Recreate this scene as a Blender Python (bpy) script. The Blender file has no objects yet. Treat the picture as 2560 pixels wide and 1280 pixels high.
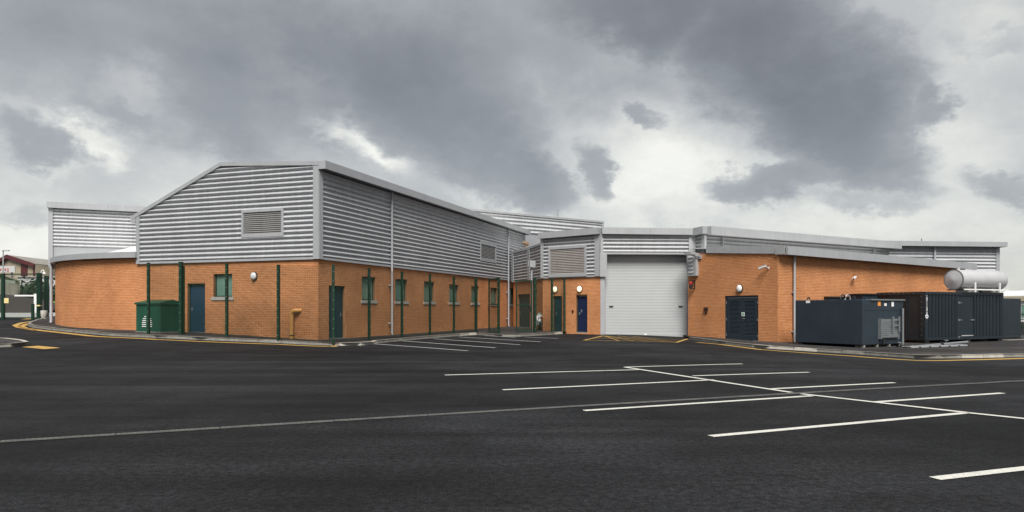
import bpy, bmesh, math, random
from mathutils import Vector, Matrix
from mathutils.geometry import tessellate_polygon
random.seed(7)
scene = bpy.context.scene
col = scene.collection
R = math.radians

# ------------------------------------------------------------------ camera
F, CX, YH, CH = 1733.0, 1280.0, 771.0, 1.45      # focal length in picture units, centre, horizon row, eye height
cam_d = bpy.data.cameras.new("camera"); cam = bpy.data.objects.new("camera", cam_d); col.objects.link(cam)
cam.location = (0, 0, CH); cam.rotation_euler = (R(90), 0, 0)
cam_d.sensor_width = 36; cam_d.lens = 36*F/2560; cam_d.shift_y = (YH-640)/2560; cam_d.clip_end = 3000
scene.camera = cam

# ------------------------------------------------------------------ exposure and light
EXPO = 1.8
vs = scene.view_settings
vs.view_transform = 'Standard'; vs.look = 'None'; vs.gamma = 1; vs.use_curve_mapping = False; vs.exposure = EXPO
scene.cycles.use_denoising = True
scene.cycles.max_bounces = 6; scene.cycles.diffuse_bounces = 3; scene.cycles.glossy_bounces = 3
SUN_EL, SUN_AZ = 51, 177          # degrees; azimuth clockwise from the viewing direction (the sun stands behind the camera)
sun_d = bpy.data.lights.new("sun", 'SUN'); sun = bpy.data.objects.new("sun", sun_d); col.objects.link(sun)
sun_d.energy = 1.5; sun_d.angle = R(28); sun_d.color = (1.0, 0.965, 0.91)
sd = Vector((math.sin(R(SUN_AZ))*math.cos(R(SUN_EL)), math.cos(R(SUN_AZ))*math.cos(R(SUN_EL)), math.sin(R(SUN_EL))))
sun.rotation_euler = sd.to_track_quat('Z', 'Y').to_euler(); sun.location = (0, -20, 40)

def build_world():
    w = bpy.data.worlds.new("World"); scene.world = w; w.use_nodes = True
    nt = w.node_tree; nt.nodes.clear(); N = nt.nodes.new; L = nt.links.new
    def sock(x, s):
        if isinstance(x, (int, float)): s.default_value = x
        elif isinstance(x, (tuple, list)): s.default_value = x
        else: L(x, s)
    def math_(op, a, b=0.0, c=None, clamp=False):
        n = N("ShaderNodeMath"); n.operation = op; n.use_clamp = clamp
        sock(a, n.inputs[0]); sock(b, n.inputs[1])
        if c is not None: sock(c, n.inputs[2])
        return n.outputs[0]
    def rng(v, a, b, c=0.0, d=1.0, smooth=True):
        n = N("ShaderNodeMapRange"); n.interpolation_type = 'SMOOTHSTEP' if smooth else 'LINEAR'
        sock(v, n.inputs[0])
        for i, x in enumerate((a, b, c, d)): n.inputs[i+1].default_value = x
        return n.outputs[0]
    tc = N("ShaderNodeTexCoord"); sep = N("ShaderNodeSeparateXYZ"); L(tc.outputs["Generated"], sep.inputs[0])
    x, y, z = sep.outputs
    az = math_('ARCTAN2', x, y); hyp = math_('SQRT', math_('ADD', math_('MULTIPLY', x, x), math_('MULTIPLY', y, y)))
    el = math_('ARCTAN2', z, hyp)
    comb = N("ShaderNodeCombineXYZ"); L(az, comb.inputs[0]); L(el, comb.inputs[1])
    # cloud turbulence in direction space
    def noise(scale, detail, rough, vec=None, off=0.0, sy=1.6):
        m = N("ShaderNodeMapping"); m.inputs["Location"].default_value = (off, off*1.7, off*.4)
        m.inputs["Scale"].default_value = (1, 1, sy)
        L(vec or tc.outputs["Generated"], m.inputs[0])
        n = N("ShaderNodeTexNoise"); n.inputs["Scale"].default_value = scale; n.inputs["Detail"].default_value = detail
        n.inputs["Roughness"].default_value = rough; L(m.outputs[0], n.inputs["Vector"]); return n
    nw = noise(7.0, 10, .62, off=3.1)
    sub = N("ShaderNodeVectorMath"); sub.operation = 'SUBTRACT'; L(nw.outputs["Color"], sub.inputs[0]); sub.inputs[1].default_value = (.5, .5, .5)
    scl = N("ShaderNodeVectorMath"); scl.operation = 'SCALE'; L(sub.outputs[0], scl.inputs[0]); scl.inputs["Scale"].default_value = .16
    wv = N("ShaderNodeVectorMath"); wv.operation = 'ADD'; L(comb.outputs[0], wv.inputs[0]); L(scl.outputs[0], wv.inputs[1])
    flat = N("ShaderNodeVectorMath"); flat.operation = 'MULTIPLY'; L(wv.outputs[0], flat.inputs[0]); flat.inputs[1].default_value = (1, 1, 0)
    def azel(px, py): return math.atan((px-CX)/F), math.atan((YH-py)/math.hypot(px-CX, F))
    def bank(px, py, a, b, rot, lo=.55, hi=1.25):
        A, E = azel(px, py); k = 1.0/F
        m = N("ShaderNodeMapping"); m.vector_type = 'TEXTURE'
        m.inputs["Location"].default_value = (A, E, 0); m.inputs["Rotation"].default_value = (0, 0, R(-rot))
        m.inputs["Scale"].default_value = (a*k*math.cos(A)**1.2, b*k*math.cos(A), 1); L(flat.outputs[0], m.inputs[0])
        ln = N("ShaderNodeVectorMath"); ln.operation = 'LENGTH'; L(m.outputs[0], ln.inputs[0])
        return rng(ln.outputs["Value"], hi, lo)
    # general cloud cover all round the sky: a high pale sheet with darker banks below it
    n1 = noise(2.4, 9, .55, off=1.3, sy=2.2); n2 = noise(8.0, 10, .62, off=5.3, sy=1.5); n3 = noise(3.4, 10, .60, off=8.7, sy=1.9)
    def centred(n, k): return math_('MULTIPLY', math_('SUBTRACT', n.outputs[0], .5), k)
    def total(items, lo, hi):
        s = None
        for b in items:
            q = math_('MULTIPLY', bank(*b[:5], lo=lo, hi=hi), b[5]); s = q if s is None else math_('ADD', s, q)
        return s
    # (column, row, half length, half height, tilt, strength)
    rifts = [(870, 350, 125, 52, 38, .27), (960, 425, 90, 36, 30, .12), (205, 365, 115, 60, -30, .2), (70, 300, 130, 45, 20, .06), (1600, 400, 280, 150, 15, .19),
             (1700, 480, 260, 90, 0, .08), (2440, 230, 220, 280, 10, .08), (2330, 40, 260, 140, 20, .06), (60, 600, 300, 120, 0, .14), (1240, 505, 150, 45, 12, .12), (1600, 560, 560, 50, 0, .05), (2200, 570, 500, 60, 0, .05), (350, 240, 130, 60, 10, .10), (735, 185, 150, 60, 15, .09), (480, 440, 260, 70, 8, .06), (1330, 260, 70, 120, 5, .07)]
    sheet_v = math_('ADD', math_('ADD', centred(n1, .30), centred(n2, .22)), .735)
    sheet_v = math_('ADD', sheet_v, rng(el, .34, .05, -.02, .065))
    grey = [(420, 60, 1150, 230, 4, .12), (150, 250, 420, 190, 10, .05), (1000, 120, 500, 160, 0, .06), (760, 260, 760, 240, 6, .065)]
    sheet_v = math_('SUBTRACT', sheet_v, total(grey, 0., 1.3)); sheet_v = math_('ADD', sheet_v, total(rifts, 0., 1.3))
    banks = [(1600, 10, 400, 120, 8, .95), (1940, 120, 380, 190, 34, 1.0), (2090, 300, 300, 170, 34, .95), (2330, 255, 90, 60, 30, .55), (1950, 450, 215, 60, -4, .72), (2160, 500, 190, 55, 8, .42),
             (1120, 320, 340, 165, 27, 1.05), (955, 190, 130, 100, 50, .62), (1310, 420, 170, 95, 26, .95), (565, 275, 185, 125, 35, .92), (640, 400, 260, 60, 14, .35), (345, 290, 75, 52, 10, .55),
             (85, 350, 150, 55, 18, .62), (1490, 415, 52, 100, -24, .56), (1570, 290, 80, 30, 15, .50), (2520, 480, 130, 65, 20, .50), (1400, 150, 110, 90, 20, .36), (1450, 460, 60, 45, 0, .3), (60, 520, 200, 50, 0, .3), (2450, 90, 160, 40, 10, .3)]
    D = None
    for b in banks:
        q = math_('MULTIPLY', bank(*b[:5], lo=.2, hi=1.35), b[5]); D = q if D is None else math_('MAXIMUM', D, q)
    outside = rng(math_('ABSOLUTE', az), .68, 1.1, 0, 1); high = rng(el, .44, .62, 0, 1); rest = math_('MAXIMUM', outside, high)
    D = math_('MAXIMUM', D, math_('MULTIPLY', rest, math_('MULTIPLY', n3.outputs[0], 1.05)))      # the same broken cover outside the frame
    n4 = noise(24.0, 8, .6, off=2.2, sy=1.4); fb = math_('ADD', math_('ADD', centred(n2, .80), centred(n3, .40)), centred(n4, .38)); Dn = math_('ADD', D, fb)
    cover = rng(Dn, .17, .58); core = rng(Dn, .45, 1.1, 0, 1)
    shade = math_('ADD', math_('SUBTRACT', .66, math_('MULTIPLY', core, .13)), math_('ADD', math_('ADD', centred(n2, .32), centred(n4, .10)), centred(n1, .10)))
    dk = [(1780, 90, 620, 260, 24, .13), (2100, 320, 340, 190, 30, .05)]; shade = math_('SUBTRACT', shade, total(dk, 0., 1.3))
    shade = math_('MINIMUM', shade, math_('SUBTRACT', sheet_v, math_('MULTIPLY', core, .06)))
    mixv = N("ShaderNodeMix"); mixv.data_type = 'FLOAT'; L(cover, mixv.inputs[0]); L(sheet_v, mixv.inputs[2]); L(shade, mixv.inputs[3]); v = mixv.outputs[0]
    v = math_('MAXIMUM', v, .30); v = math_('MINIMUM', v, .96)
    ramp = N("ShaderNodeValToRGB"); e = ramp.color_ramp.elements
    def lin(c): return tuple(((q/255+.055)/1.055)**2.4 for q in c) + (1,)
    e[0].position = .36; e[0].color = lin((113, 115, 118)); e[1].position = .95; e[1].color = lin((245, 244, 237))
    for p, c in ((.52, (139, 142, 145)), (.66, (165, 167, 169)), (.78, (198, 199, 197)), (.87, (226, 226, 219))):
        q = e.new(p); q.color = lin(c)
    L(v, ramp.inputs[0])
    # clear-sky light behind the cloud sheet
    sky = N("ShaderNodeTexSky"); sky.sky_type = 'NISHITA'; sky.sun_disc = False
    sky.sun_elevation = R(SUN_EL); sky.sun_rotation = R(SUN_AZ)
    bg_c = N("ShaderNodeVectorMath"); bg_c.operation = 'SCALE'; L(ramp.outputs[0], bg_c.inputs[0]); bg_c.inputs["Scale"].default_value = 10.0/(2**EXPO)
    mix = N("ShaderNodeMix"); mix.data_type = 'RGBA'; mix.inputs["Factor"].default_value = .96
    L(sky.outputs[0], mix.inputs["A"]); L(bg_c.outputs[0], mix.inputs["B"])
    bg = N("ShaderNodeBackground"); L(mix.outputs["Result"], bg.inputs[0]); bg.inputs[1].default_value = .1
    out = N("ShaderNodeOutputWorld"); L(bg.outputs[0], out.inputs[0])
build_world()

# ------------------------------------------------------------------ helpers: ground height, picture rays
def s01(t): t = max(0., min(1., t)); return t*t*(3-2*t)
def G(x, y):
    "height of the asphalt: level by the bays, rising to the far left, falling a little to the right"
    l = .25*s01((-7-x)/8)*s01((y-17)/10) + max(0, min(y, 62)-30)*.027*s01((-12-x)/6)
    r = -.3*s01((x-5)/9)*s01((y-12)/13)
    return l + r
def kx(px): return (px-CX)/F
def at(px, py, Y): return Vector((kx(px)*Y, Y, CH+(YH-py)/F*Y))
def zat(py, Y): return CH+(YH-py)/F*Y
def gp(px, py, lift=0.0):
    Y = 30.
    for _ in range(80):
        Y = .5*Y + .5*(CH-lift-G(kx(px)*Y, Y))*F/(py-YH)
    return Vector((kx(px)*Y, Y, G(kx(px)*Y, Y)+lift))

# ------------------------------------------------------------------ helpers: materials
def mat(name, color, rough=.6, metal=0., var=.08, scale=3., bump=0., bscale=None, spec=.5, island=None, emit=None, detail=5, streak=0.):
    m = bpy.data.materials.new(name); m.use_nodes = True; nt = m.node_tree
    b = nt.nodes["Principled BSDF"]; N = nt.nodes.new; L = nt.links.new
    b.inputs["Roughness"].default_value = rough; b.inputs["Metallic"].default_value = metal
    b.inputs["Specular IOR Level"].default_value = spec
    g = N("ShaderNodeNewGeometry")
    n = N("ShaderNodeTexNoise"); n.inputs["Scale"].default_value = scale; n.inputs["Detail"].default_value = detail
    L(g.outputs["Position"], n.inputs["Vector"])
    mr = N("ShaderNodeMapRange"); mr.inputs[1].default_value = .3; mr.inputs[2].default_value = .7
    mr.inputs[3].default_value = 1-var; mr.inputs[4].default_value = 1+var; L(n.outputs[0], mr.inputs[0])
    fac = mr.outputs[0]
    if streak:
        mp = N("ShaderNodeMapping"); mp.inputs["Scale"].default_value = (5, 5, .35); L(g.outputs["Position"], mp.inputs[0])
        n3 = N("ShaderNodeTexNoise"); n3.inputs["Scale"].default_value = 1.5; n3.inputs["Detail"].default_value = 6; L(mp.outputs[0], n3.inputs["Vector"])
        m3 = N("ShaderNodeMapRange"); m3.inputs[1].default_value = .35; m3.inputs[2].default_value = .7; m3.inputs[3].default_value = 1+streak*.4; m3.inputs[4].default_value = 1-streak
        L(n3.outputs[0], m3.inputs[0])
        mm = N("ShaderNodeMath"); mm.operation = 'MULTIPLY'; L(fac, mm.inputs[0]); L(m3.outputs[0], mm.inputs[1]); fac = mm.outputs[0]
    if island:
        oi = N("ShaderNodeObjectInfo"); ad = N("ShaderNodeMath"); ad.operation = 'ADD'
        L(g.outputs["Random Per Island"], ad.inputs[0]); L(oi.outputs["Random"], ad.inputs[1])
        fr = N("ShaderNodeMath"); fr.operation = 'FRACT'; L(ad.outputs[0], fr.inputs[0])
        cr = N("ShaderNodeValToRGB"); cr.color_ramp.elements[0].color = (*island[0], 1); cr.color_ramp.elements[1].color = (*island[-1], 1)
        for i, c in enumerate(island[1:-1]):
            e = cr.color_ramp.elements.new((i+1)/(len(island)-1)); e.color = (*c, 1)
        L(fr.outputs[0], cr.inputs[0]); base = cr.outputs[0]
    else:
        rgb = N("ShaderNodeRGB"); rgb.outputs[0].default_value = (*color, 1); base = rgb.outputs[0]
    sc = N("ShaderNodeVectorMath"); sc.operation = 'SCALE'; L(base, sc.inputs[0]); L(fac, sc.inputs["Scale"])
    L(sc.outputs[0], b.inputs["Base Color"])
    if bump:
        n2 = N("ShaderNodeTexNoise"); n2.inputs["Scale"].default_value = bscale or scale*8; n2.inputs["Detail"].default_value = 4
        L(g.outputs["Position"], n2.inputs["Vector"])
        bp = N("ShaderNodeBump"); bp.inputs["Strength"].default_value = bump; bp.inputs["Distance"].default_value = .02
        L(n2.outputs[0], bp.inputs["Height"]); L(bp.outputs[0], b.inputs["Normal"])
    if emit:
        b.inputs["Emission Color"].default_value = (*emit[0], 1); b.inputs["Emission Strength"].default_value = emit[1]
    return m

def asphalt(name, base, var=.5, brown=.3):
    m = bpy.data.materials.new(name); m.use_nodes = True; nt = m.node_tree
    b = nt.nodes["Principled BSDF"]; N = nt.nodes.new; L = nt.links.new
    g = N("ShaderNodeNewGeometry")
    def nz(scale, detail, lo, hi, a, c, sc=(1, 1, 1), rot=0):
        mp = N("ShaderNodeMapping"); mp.inputs["Scale"].default_value = sc; mp.inputs["Rotation"].default_value = (0, 0, R(rot)); L(g.outputs["Position"], mp.inputs[0])
        n = N("ShaderNodeTexNoise"); n.inputs["Scale"].default_value = scale; n.inputs["Detail"].default_value = detail; n.inputs["Roughness"].default_value = .6; L(mp.outputs[0], n.inputs["Vector"])
        r = N("ShaderNodeMapRange"); r.inputs[1].default_value = lo; r.inputs[2].default_value = hi; r.inputs[3].default_value = a; r.inputs[4].default_value = c
        L(n.outputs[0], r.inputs[0]); return r.outputs[0], n.outputs[0]
    def mul(a, c):
        n = N("ShaderNodeMath"); n.operation = 'MULTIPLY'; L(a, n.inputs[0]); L(c, n.inputs[1]); return n.outputs[0]
    big, _ = nz(.20, 6, .38, .62, 1-var, 1+var)
    lane, _ = nz(.5, 5, .40, .62, .66, 1.4, (.10, 1.8, 1), -22)      # roller passes along the lane
    fine, fh = nz(15, 5, .37, .63, .55, 1.5)
    grain, gh = nz(55, 3, .36, .64, .45, 1.65)
    brn, _ = nz(.35, 6, .52, .72, 0, brown)
    stain, _ = nz(.9, 6, .56, .66, 1.0, .72)                      # oil and damp spots
    dust, _ = nz(1.7, 7, .55, .75, 1.0, 1.35, (.5, 1.3, 1), 15)   # pale dusty scuffs
    wv = N("ShaderNodeTexWave"); wv.wave_type = 'RINGS'; wv.rings_direction = 'Z'; wv.inputs["Scale"].default_value = .16; wv.inputs["Distortion"].default_value = 3.0; wv.inputs["Detail"].default_value = 3; wv.inputs["Detail Scale"].default_value = .6
    wm = N("ShaderNodeMapping"); wm.inputs["Location"].default_value = (6.0, -24.0, 0); L(g.outputs["Position"], wm.inputs[0]); L(wm.outputs[0], wv.inputs["Vector"])
    wr = N("ShaderNodeMapRange"); wr.inputs[1].default_value = .80; wr.inputs[2].default_value = 1.0; wr.inputs[3].default_value = 1.0; wr.inputs[4].default_value = .84; L(wv.outputs["Fac"], wr.inputs[0])   # turning tyre tracks
    f = mul(mul(mul(mul(mul(mul(big, lane), fine), grain), stain), dust), wr.outputs[0])
    mx = N("ShaderNodeMix"); mx.data_type = 'RGBA'; mx.inputs["A"].default_value = (*base, 1); mx.inputs["B"].default_value = (base[0]*1.35, base[1]*1.05, base[2]*.72, 1); L(brn, mx.inputs["Factor"])
    sc = N("ShaderNodeVectorMath"); sc.operation = 'SCALE'; L(mx.outputs["Result"], sc.inputs[0]); L(f, sc.inputs["Scale"]); L(sc.outputs[0], b.inputs["Base Color"])
    rr, _ = nz(.6, 5, .3, .7, .66, .9); L(rr, b.inputs["Roughness"]); b.inputs["Specular IOR Level"].default_value = .17
    bp = N("ShaderNodeBump"); bp.inputs["Strength"].default_value = .55; bp.inputs["Distance"].default_value = .012
    L(gh, bp.inputs["Height"]); L(bp.outputs[0], b.inputs["Normal"])
    return m

M = {}
M['asphalt'] = asphalt('asphalt', (.0104, .0107, .0118))
M['pavement'] = asphalt('pavement asphalt', (.036, .034, .034), .25, .8)
M['brick'] = mat('orange brick', (.5, .2, .08), .85, var=.14, scale=.6, bump=.5, bscale=60, spec=.2,
                 island=[(.61, .275, .124), (.585, .256, .110), (.635, .296, .140), (.54, .230, .094), (.61, .275, .124), (.59, .256, .110)])
M['mortar'] = mat('mortar', (.25, .13, .068), .95, var=.15, scale=2.5, bump=.3, bscale=80, spec=.1)
M['clad'] = mat('silver cladding', (.455, .465, .48), .55, metal=.15, var=.06, scale=.8, streak=.13)
M['trim'] = mat('grey flashing', (.40, .41, .425), .5, metal=.25, var=.05, scale=1.3, streak=.06)
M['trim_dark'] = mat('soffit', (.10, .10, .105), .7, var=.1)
M['flat'] = mat('flat panel', (.33, .34, .355), .5, metal=.2, var=.04, scale=.6)
M['roofing'] = mat('pale roof sheet', (.62, .62, .60), .45, metal=.2, var=.06)
M['roof_white'] = mat('white roof membrane', (.80, .80, .78), .5, var=.05)
M['louvre'] = mat('louvre', (.25, .245, .24), .5, metal=.2, var=.06)
M['louvre_brown'] = mat('taupe louvre', (.30, .275, .255), .55, metal=.1, var=.06)
M['dark'] = mat('dark void', (.012, .012, .013), .9, var=.1)
M['concrete'] = mat('kerb concrete', (.22, .21, .185), .9, var=.22, scale=4, bump=.5, bscale=60)
M['concrete_pale'] = mat('pale new kerb', (.44, .41, .355), .85, var=.14, scale=4, bump=.4, bscale=60)
M['sill'] = mat('stone sill', (.40, .385, .35), .8, var=.1)
def paint(name, color, wear, under=(.03, .03, .031)):
    m = bpy.data.materials.new(name); m.use_nodes = True; nt = m.node_tree; b = nt.nodes["Principled BSDF"]; N = nt.nodes.new; L = nt.links.new
    g = N("ShaderNodeNewGeometry"); b.inputs["Roughness"].default_value = .8; b.inputs["Specular IOR Level"].default_value = .25
    fac = None
    for sc, lo, hi in ((55, .60-wear*.2, .74-wear*.1), (2.2, .58-wear*.1, .80)):
        n = N("ShaderNodeTexNoise"); n.inputs["Scale"].default_value = sc; n.inputs["Detail"].default_value = 6; n.inputs["Roughness"].default_value = .65; L(g.outputs["Position"], n.inputs["Vector"])
        r = N("ShaderNodeMapRange"); r.inputs[1].default_value = lo; r.inputs[2].default_value = hi; L(n.outputs[0], r.inputs[0])
        if fac is None: fac = r.outputs[0]
        else:
            a = N("ShaderNodeMath"); a.operation = 'MAXIMUM'; L(fac, a.inputs[0]); L(r.outputs[0], a.inputs[1]); fac = a.outputs[0]
    mx = N("ShaderNodeMix"); mx.data_type = 'RGBA'; mx.inputs["A"].default_value = (*color, 1); mx.inputs["B"].default_value = (*under, 1)
    k = N("ShaderNodeMath"); k.operation = 'MULTIPLY'; L(fac, k.inputs[0]); k.inputs[1].default_value = .35+wear*.5; L(k.outputs[0], mx.inputs["Factor"]); L(mx.outputs["Result"], b.inputs["Base Color"])
    return m
M['white_line'] = paint('white road paint', (.60, .59, .54), .5)
M['grey_line'] = paint('worn road paint', (.50, .50, .49), .7)
M['yellow_line'] = paint('yellow road paint', (.52, .32, .085), .7)
M['drain'] = mat('galvanised grating', (.115, .115, .11), .7, metal=.1, var=.25, scale=6)
M['green'] = mat('fence green', (.004, .030, .015), .45, var=.1, scale=5)
M['green_cab'] = mat('cabinet green', (.008, .072, .042), .5, var=.18, scale=1.5, streak=.2)
M['white'] = mat('white plastic', (.78, .78, .77), .35, var=.03)
M['lamp_white'] = mat('opal diffuser', (.80, .81, .83), .3, var=.02)
M['lamp_lit'] = mat('lit diffuser', (.8, .75, .6), .3, var=.02, emit=((1., .82, .52), .32))
M['black'] = mat('black plastic', (.012, .012, .013), .5, var=.1)
M['rubber'] = mat('rubber', (.018, .018, .019), .8, var=.1)
M['door_blue'] = mat('blue door paint', (.009, .017, .055), .4, var=.08)
M['door_teal'] = mat('dark teal door', (.012, .040, .058), .45, var=.1)
M['door_navy'] = mat('blue grey door', (.016, .040, .075), .42, var=.1)
M['door_grey'] = mat('anthracite door', (.018, .030, .042), .42, var=.1)
M['frame'] = mat('window frame', (.012, .03, .027), .45, var=.08)
def glass_mat():
    m = mat('obscured glass', (.15, .27, .21), .12, var=.18, scale=1.4, spec=.7); return m
M['glass'] = glass_mat()
M['shutter'] = mat('roller shutter steel', (.42, .435, .44), .55, metal=.15, var=.05, scale=.5)
M['pipe_grey'] = mat('grey downpipe', (.34, .35, .37), .45, var=.06)
M['pipe_yellow'] = mat('ochre pipe', (.60, .30, .085), .5, var=.12, scale=4)
M['tank_blue'] = mat('blue grey tank steel', (.020, .031, .043), .45, var=.14, scale=.9, bump=.15, bscale=2.5, streak=.10)
M['container'] = mat('dark container paint', (.014, .022, .028), .36, var=.14, scale=1.2, bump=.12, bscale=3, streak=.15)
M['steel'] = mat('galvanised steel', (.26, .28, .285), .45, metal=.5, var=.12, scale=6)
M['silver'] = mat('silver lagging', (.54, .54, .55), .42, metal=.3, var=.07, scale=2, bump=.12, bscale=4)
M['cowl'] = mat('weathered cowl', (.17, .11, .07), .6, var=.2, scale=6)
M['red'] = mat('red plastic', (.30, .015, .012), .35, var=.08)
M['maroon'] = mat('maroon sheet', (.10, .018, .020), .6, var=.1, scale=1)
M['cream'] = mat('cream sheet', (.42, .36, .25), .7, var=.1, scale=1)
M['fibre'] = mat('fibre cement roof', (.24, .225, .20), .9, var=.25, scale=.8)
M['oldgrey'] = mat('weathered grey sheet', (.25, .235, .20), .85, var=.18, scale=.8, streak=.2)
M['grass'] = mat('grass', (.10, .17, .018), .95, var=.4, scale=6, bump=.6, bscale=30)
M['soil'] = mat('bark covered bank', (.035, .027, .024), 1., var=.5, scale=9, bump=1., bscale=20)
M['leaf'] = mat('foliage', (.030, .050, .028), .8, var=.4, scale=2)
M['bark'] = mat('bark', (.06, .045, .03), .9, var=.3)
M['paleroad'] = mat('pale concrete road', (.30, .31, .29), .9, var=.12)
M['board'] = mat('dull white board', (.50, .50, .49), .6, var=.05)
M['paper'] = mat('notice yellow', (.75, .62, .28), .6, var=.08)
M['orange'] = mat('orange label', (.75, .30, .06), .5, var=.1)
M['sign_green'] = mat('exit green', (.02, .30, .12), .4, var=.05)
M['sign_red'] = mat('red lettering', (.62, .04, .05), .5, var=.1)
M['badge'] = mat('badge blue', (.06, .08, .25), .5, var=.05)

# ------------------------------------------------------------------ helpers: meshes and objects
class MB:
    def __init__(s): s.v = []; s.f = []
    def add(s, pts, faces):
        k = len(s.v); s.v += [tuple(p) for p in pts]; s.f += [tuple(i+k for i in f) for f in faces]; return s
    def quad(s, a, b, c, d): return s.add((a, b, c, d), [(0, 1, 2, 3)])
    def hexa(s, p): return s.add(p, [(0, 3, 2, 1), (4, 5, 6, 7), (0, 1, 5, 4), (1, 2, 6, 5), (2, 3, 7, 6), (3, 0, 4, 7)])
    def obox(s, c, d, lu, ln, lz):
        d = Vector((d[0], d[1], 0)).normalized(); n = Vector((d.y, -d.x, 0)); c = Vector(c)
        P = [c+d*(a*lu/2)+n*(b*ln/2)+Vector((0, 0, e*lz/2)) for e in (-1, 1) for a, b in ((-1, -1), (1, -1), (1, 1), (-1, 1))]
        return s.hexa(P)
    def prism(s, poly, ext):
        n = len(poly); ext = Vector(ext); P = [Vector(p) for p in poly]; P += [p+ext for p in P]
        return s.add(P, [tuple(range(n))[::-1], tuple(range(n, 2*n))]+[(i, (i+1) % n, n+(i+1) % n, n+i) for i in range(n)])
    def tube(s, pts, r, seg=10, cap=True):
        pts = [Vector(p) for p in pts]; k = len(s.v); n = len(pts); rr = r if isinstance(r, (list, tuple)) else [r]*n
        up = None
        for i, p in enumerate(pts):
            t = ((pts[min(i+1, n-1)]-pts[max(i-1, 0)])).normalized()
            if up is None: up = Vector((0, 0, 1)) if abs(t.z) < .9 else Vector((1, 0, 0))
            a = t.cross(up).normalized(); b = a.cross(t).normalized(); up = b
            for j in range(seg):
                q = 2*math.pi*j/seg; s.v.append(tuple(p+a*math.cos(q)*rr[i]+b*math.sin(q)*rr[i]))
        for i in range(n-1):
            for j in range(seg):
                s.f.append((k+i*seg+j, k+i*seg+(j+1) % seg, k+(i+1)*seg+(j+1) % seg, k+(i+1)*seg+j))
        if cap: s.f.append(tuple(k+j for j in range(seg))[::-1]); s.f.append(tuple(k+(n-1)*seg+j for j in range(seg)))
        return s
    def build(s, name, m, parent=None, smooth=False, loc=None, weld=False):
        me = bpy.data.meshes.new(name)
        o = bpy.data.objects.new(name, me); col.objects.link(o)
        base = Vector(loc) if loc is not None else Vector((0, 0, 0))
        if parent is not None:
            o.parent = parent; pw = wloc(parent); base = pw; o.location = (0, 0, 0)
        else: o.location = base
        o['wl'] = tuple(base)
        me.from_pydata([(p[0]-base.x, p[1]-base.y, p[2]-base.z) for p in s.v], [], s.f)
        if weld or True:
            b = bmesh.new(); b.from_mesh(me)
            if weld: bmesh.ops.remove_doubles(b, verts=b.verts, dist=2e-4)
            if not weld or smooth: bmesh.ops.recalc_face_normals(b, faces=b.faces)
            b.to_mesh(me); b.free()
        if smooth: 
            for p in me.polygons: p.use_smooth = True
            me.set_sharp_from_angle(angle=R(50))
        me.materials.append(M[m]); return o
def wloc(o): return Vector(o['wl'])
def thing(name, label, cat, loc, group=None):
    o = bpy.data.objects.new(name, None); col.objects.link(o); o.location = loc; o['wl'] = tuple(loc)
    o.empty_display_size = .3
    return tag(o, label, cat, group)
def tag(o, label=None, cat=None, group=None, kind=None):
    if label: o['label'] = label
    if cat: o['category'] = cat
    if group: o['group'] = group
    if kind: o['kind'] = kind
    return o
def share(src, name, parent, offset, rotz=0.):
    "another object on the same mesh; offset is in world space"
    o = bpy.data.objects.new(name, src); col.objects.link(o); o.parent = parent
    o.location = Vector(offset)-wloc(parent); o.rotation_euler = (0, 0, rotz); o['wl'] = tuple(offset); return o
def raw_mesh(name, mb, m):
    me = bpy.data.meshes.new(name); me.from_pydata(mb.v, [], mb.f); me.materials.append(M[m]); return me

class Wall:
    "a straight wall, given left end and right end as seen from outside"
    def __init__(s, a, b):
        s.a = Vector((a[0], a[1])); b = Vector((b[0], b[1])); s.L = (b-s.a).length; s.d = (b-s.a)/s.L; s.n = Vector((s.d.y, -s.d.x)); s.ang = math.atan2(s.d.y, s.d.x)
    def p(s, u, z, off=0.): q = s.a+s.d*u+s.n*off; return Vector((q.x, q.y, z))
    def tan(s, u): return s.d, s.ang
    def u(s, px):
        k = kx(px); return (k*s.a.y-s.a.x)/(s.d.x-k*s.d.y)
    def Y(s, u): return s.a.y+s.d.y*u
    def z(s, px, py): return zat(py, s.Y(s.u(px)))
    def rect(s, x0, x1, y0, y1):
        u0, u1 = s.u(x0), s.u(x1); Y = (s.Y(u0)+s.Y(u1))/2
        return u0, u1, zat(y1, Y), zat(y0, Y)
class ArcWall(Wall):
    def __init__(s, a, ang0, rad, sweep):
        "starts at a (left end), heading ang0 (radians), turning by sweep to the right end; the centre lies inside"
        s.a = Vector((a[0], a[1])); s.a0 = ang0; s.r = rad; s.L = rad*abs(sweep); s.sg = 1 if sweep > 0 else -1
        n0 = Vector((math.sin(ang0), -math.cos(ang0))); s.c = s.a-n0*rad*(-s.sg)*-1
    def tan(s, u):
        t = s.a0+s.sg*u/s.r; return Vector((math.cos(t), math.sin(t))), t
    def p(s, u, z, off=0.):
        d, t = s.tan(u); n = Vector((d.y, -d.x)); q = s.c+n*(s.r+off); return Vector((q.x, q.y, z))
    def Y(s, u): return s.p(u, 0).y
def wbox(mb, w, u0, u1, z0, z1, o0, o1, seg=1):
    for i in range(seg):
        a = u0+(u1-u0)*i/seg; b = u0+(u1-u0)*(i+1)/seg
        mb.hexa([w.p(a, z0, o0), w.p(b, z0, o0), w.p(b, z0, o1), w.p(a, z0, o1), w.p(a, z1, o0), w.p(b, z1, o0), w.p(b, z1, o1), w.p(a, z1, o1)])
    return mb

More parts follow.
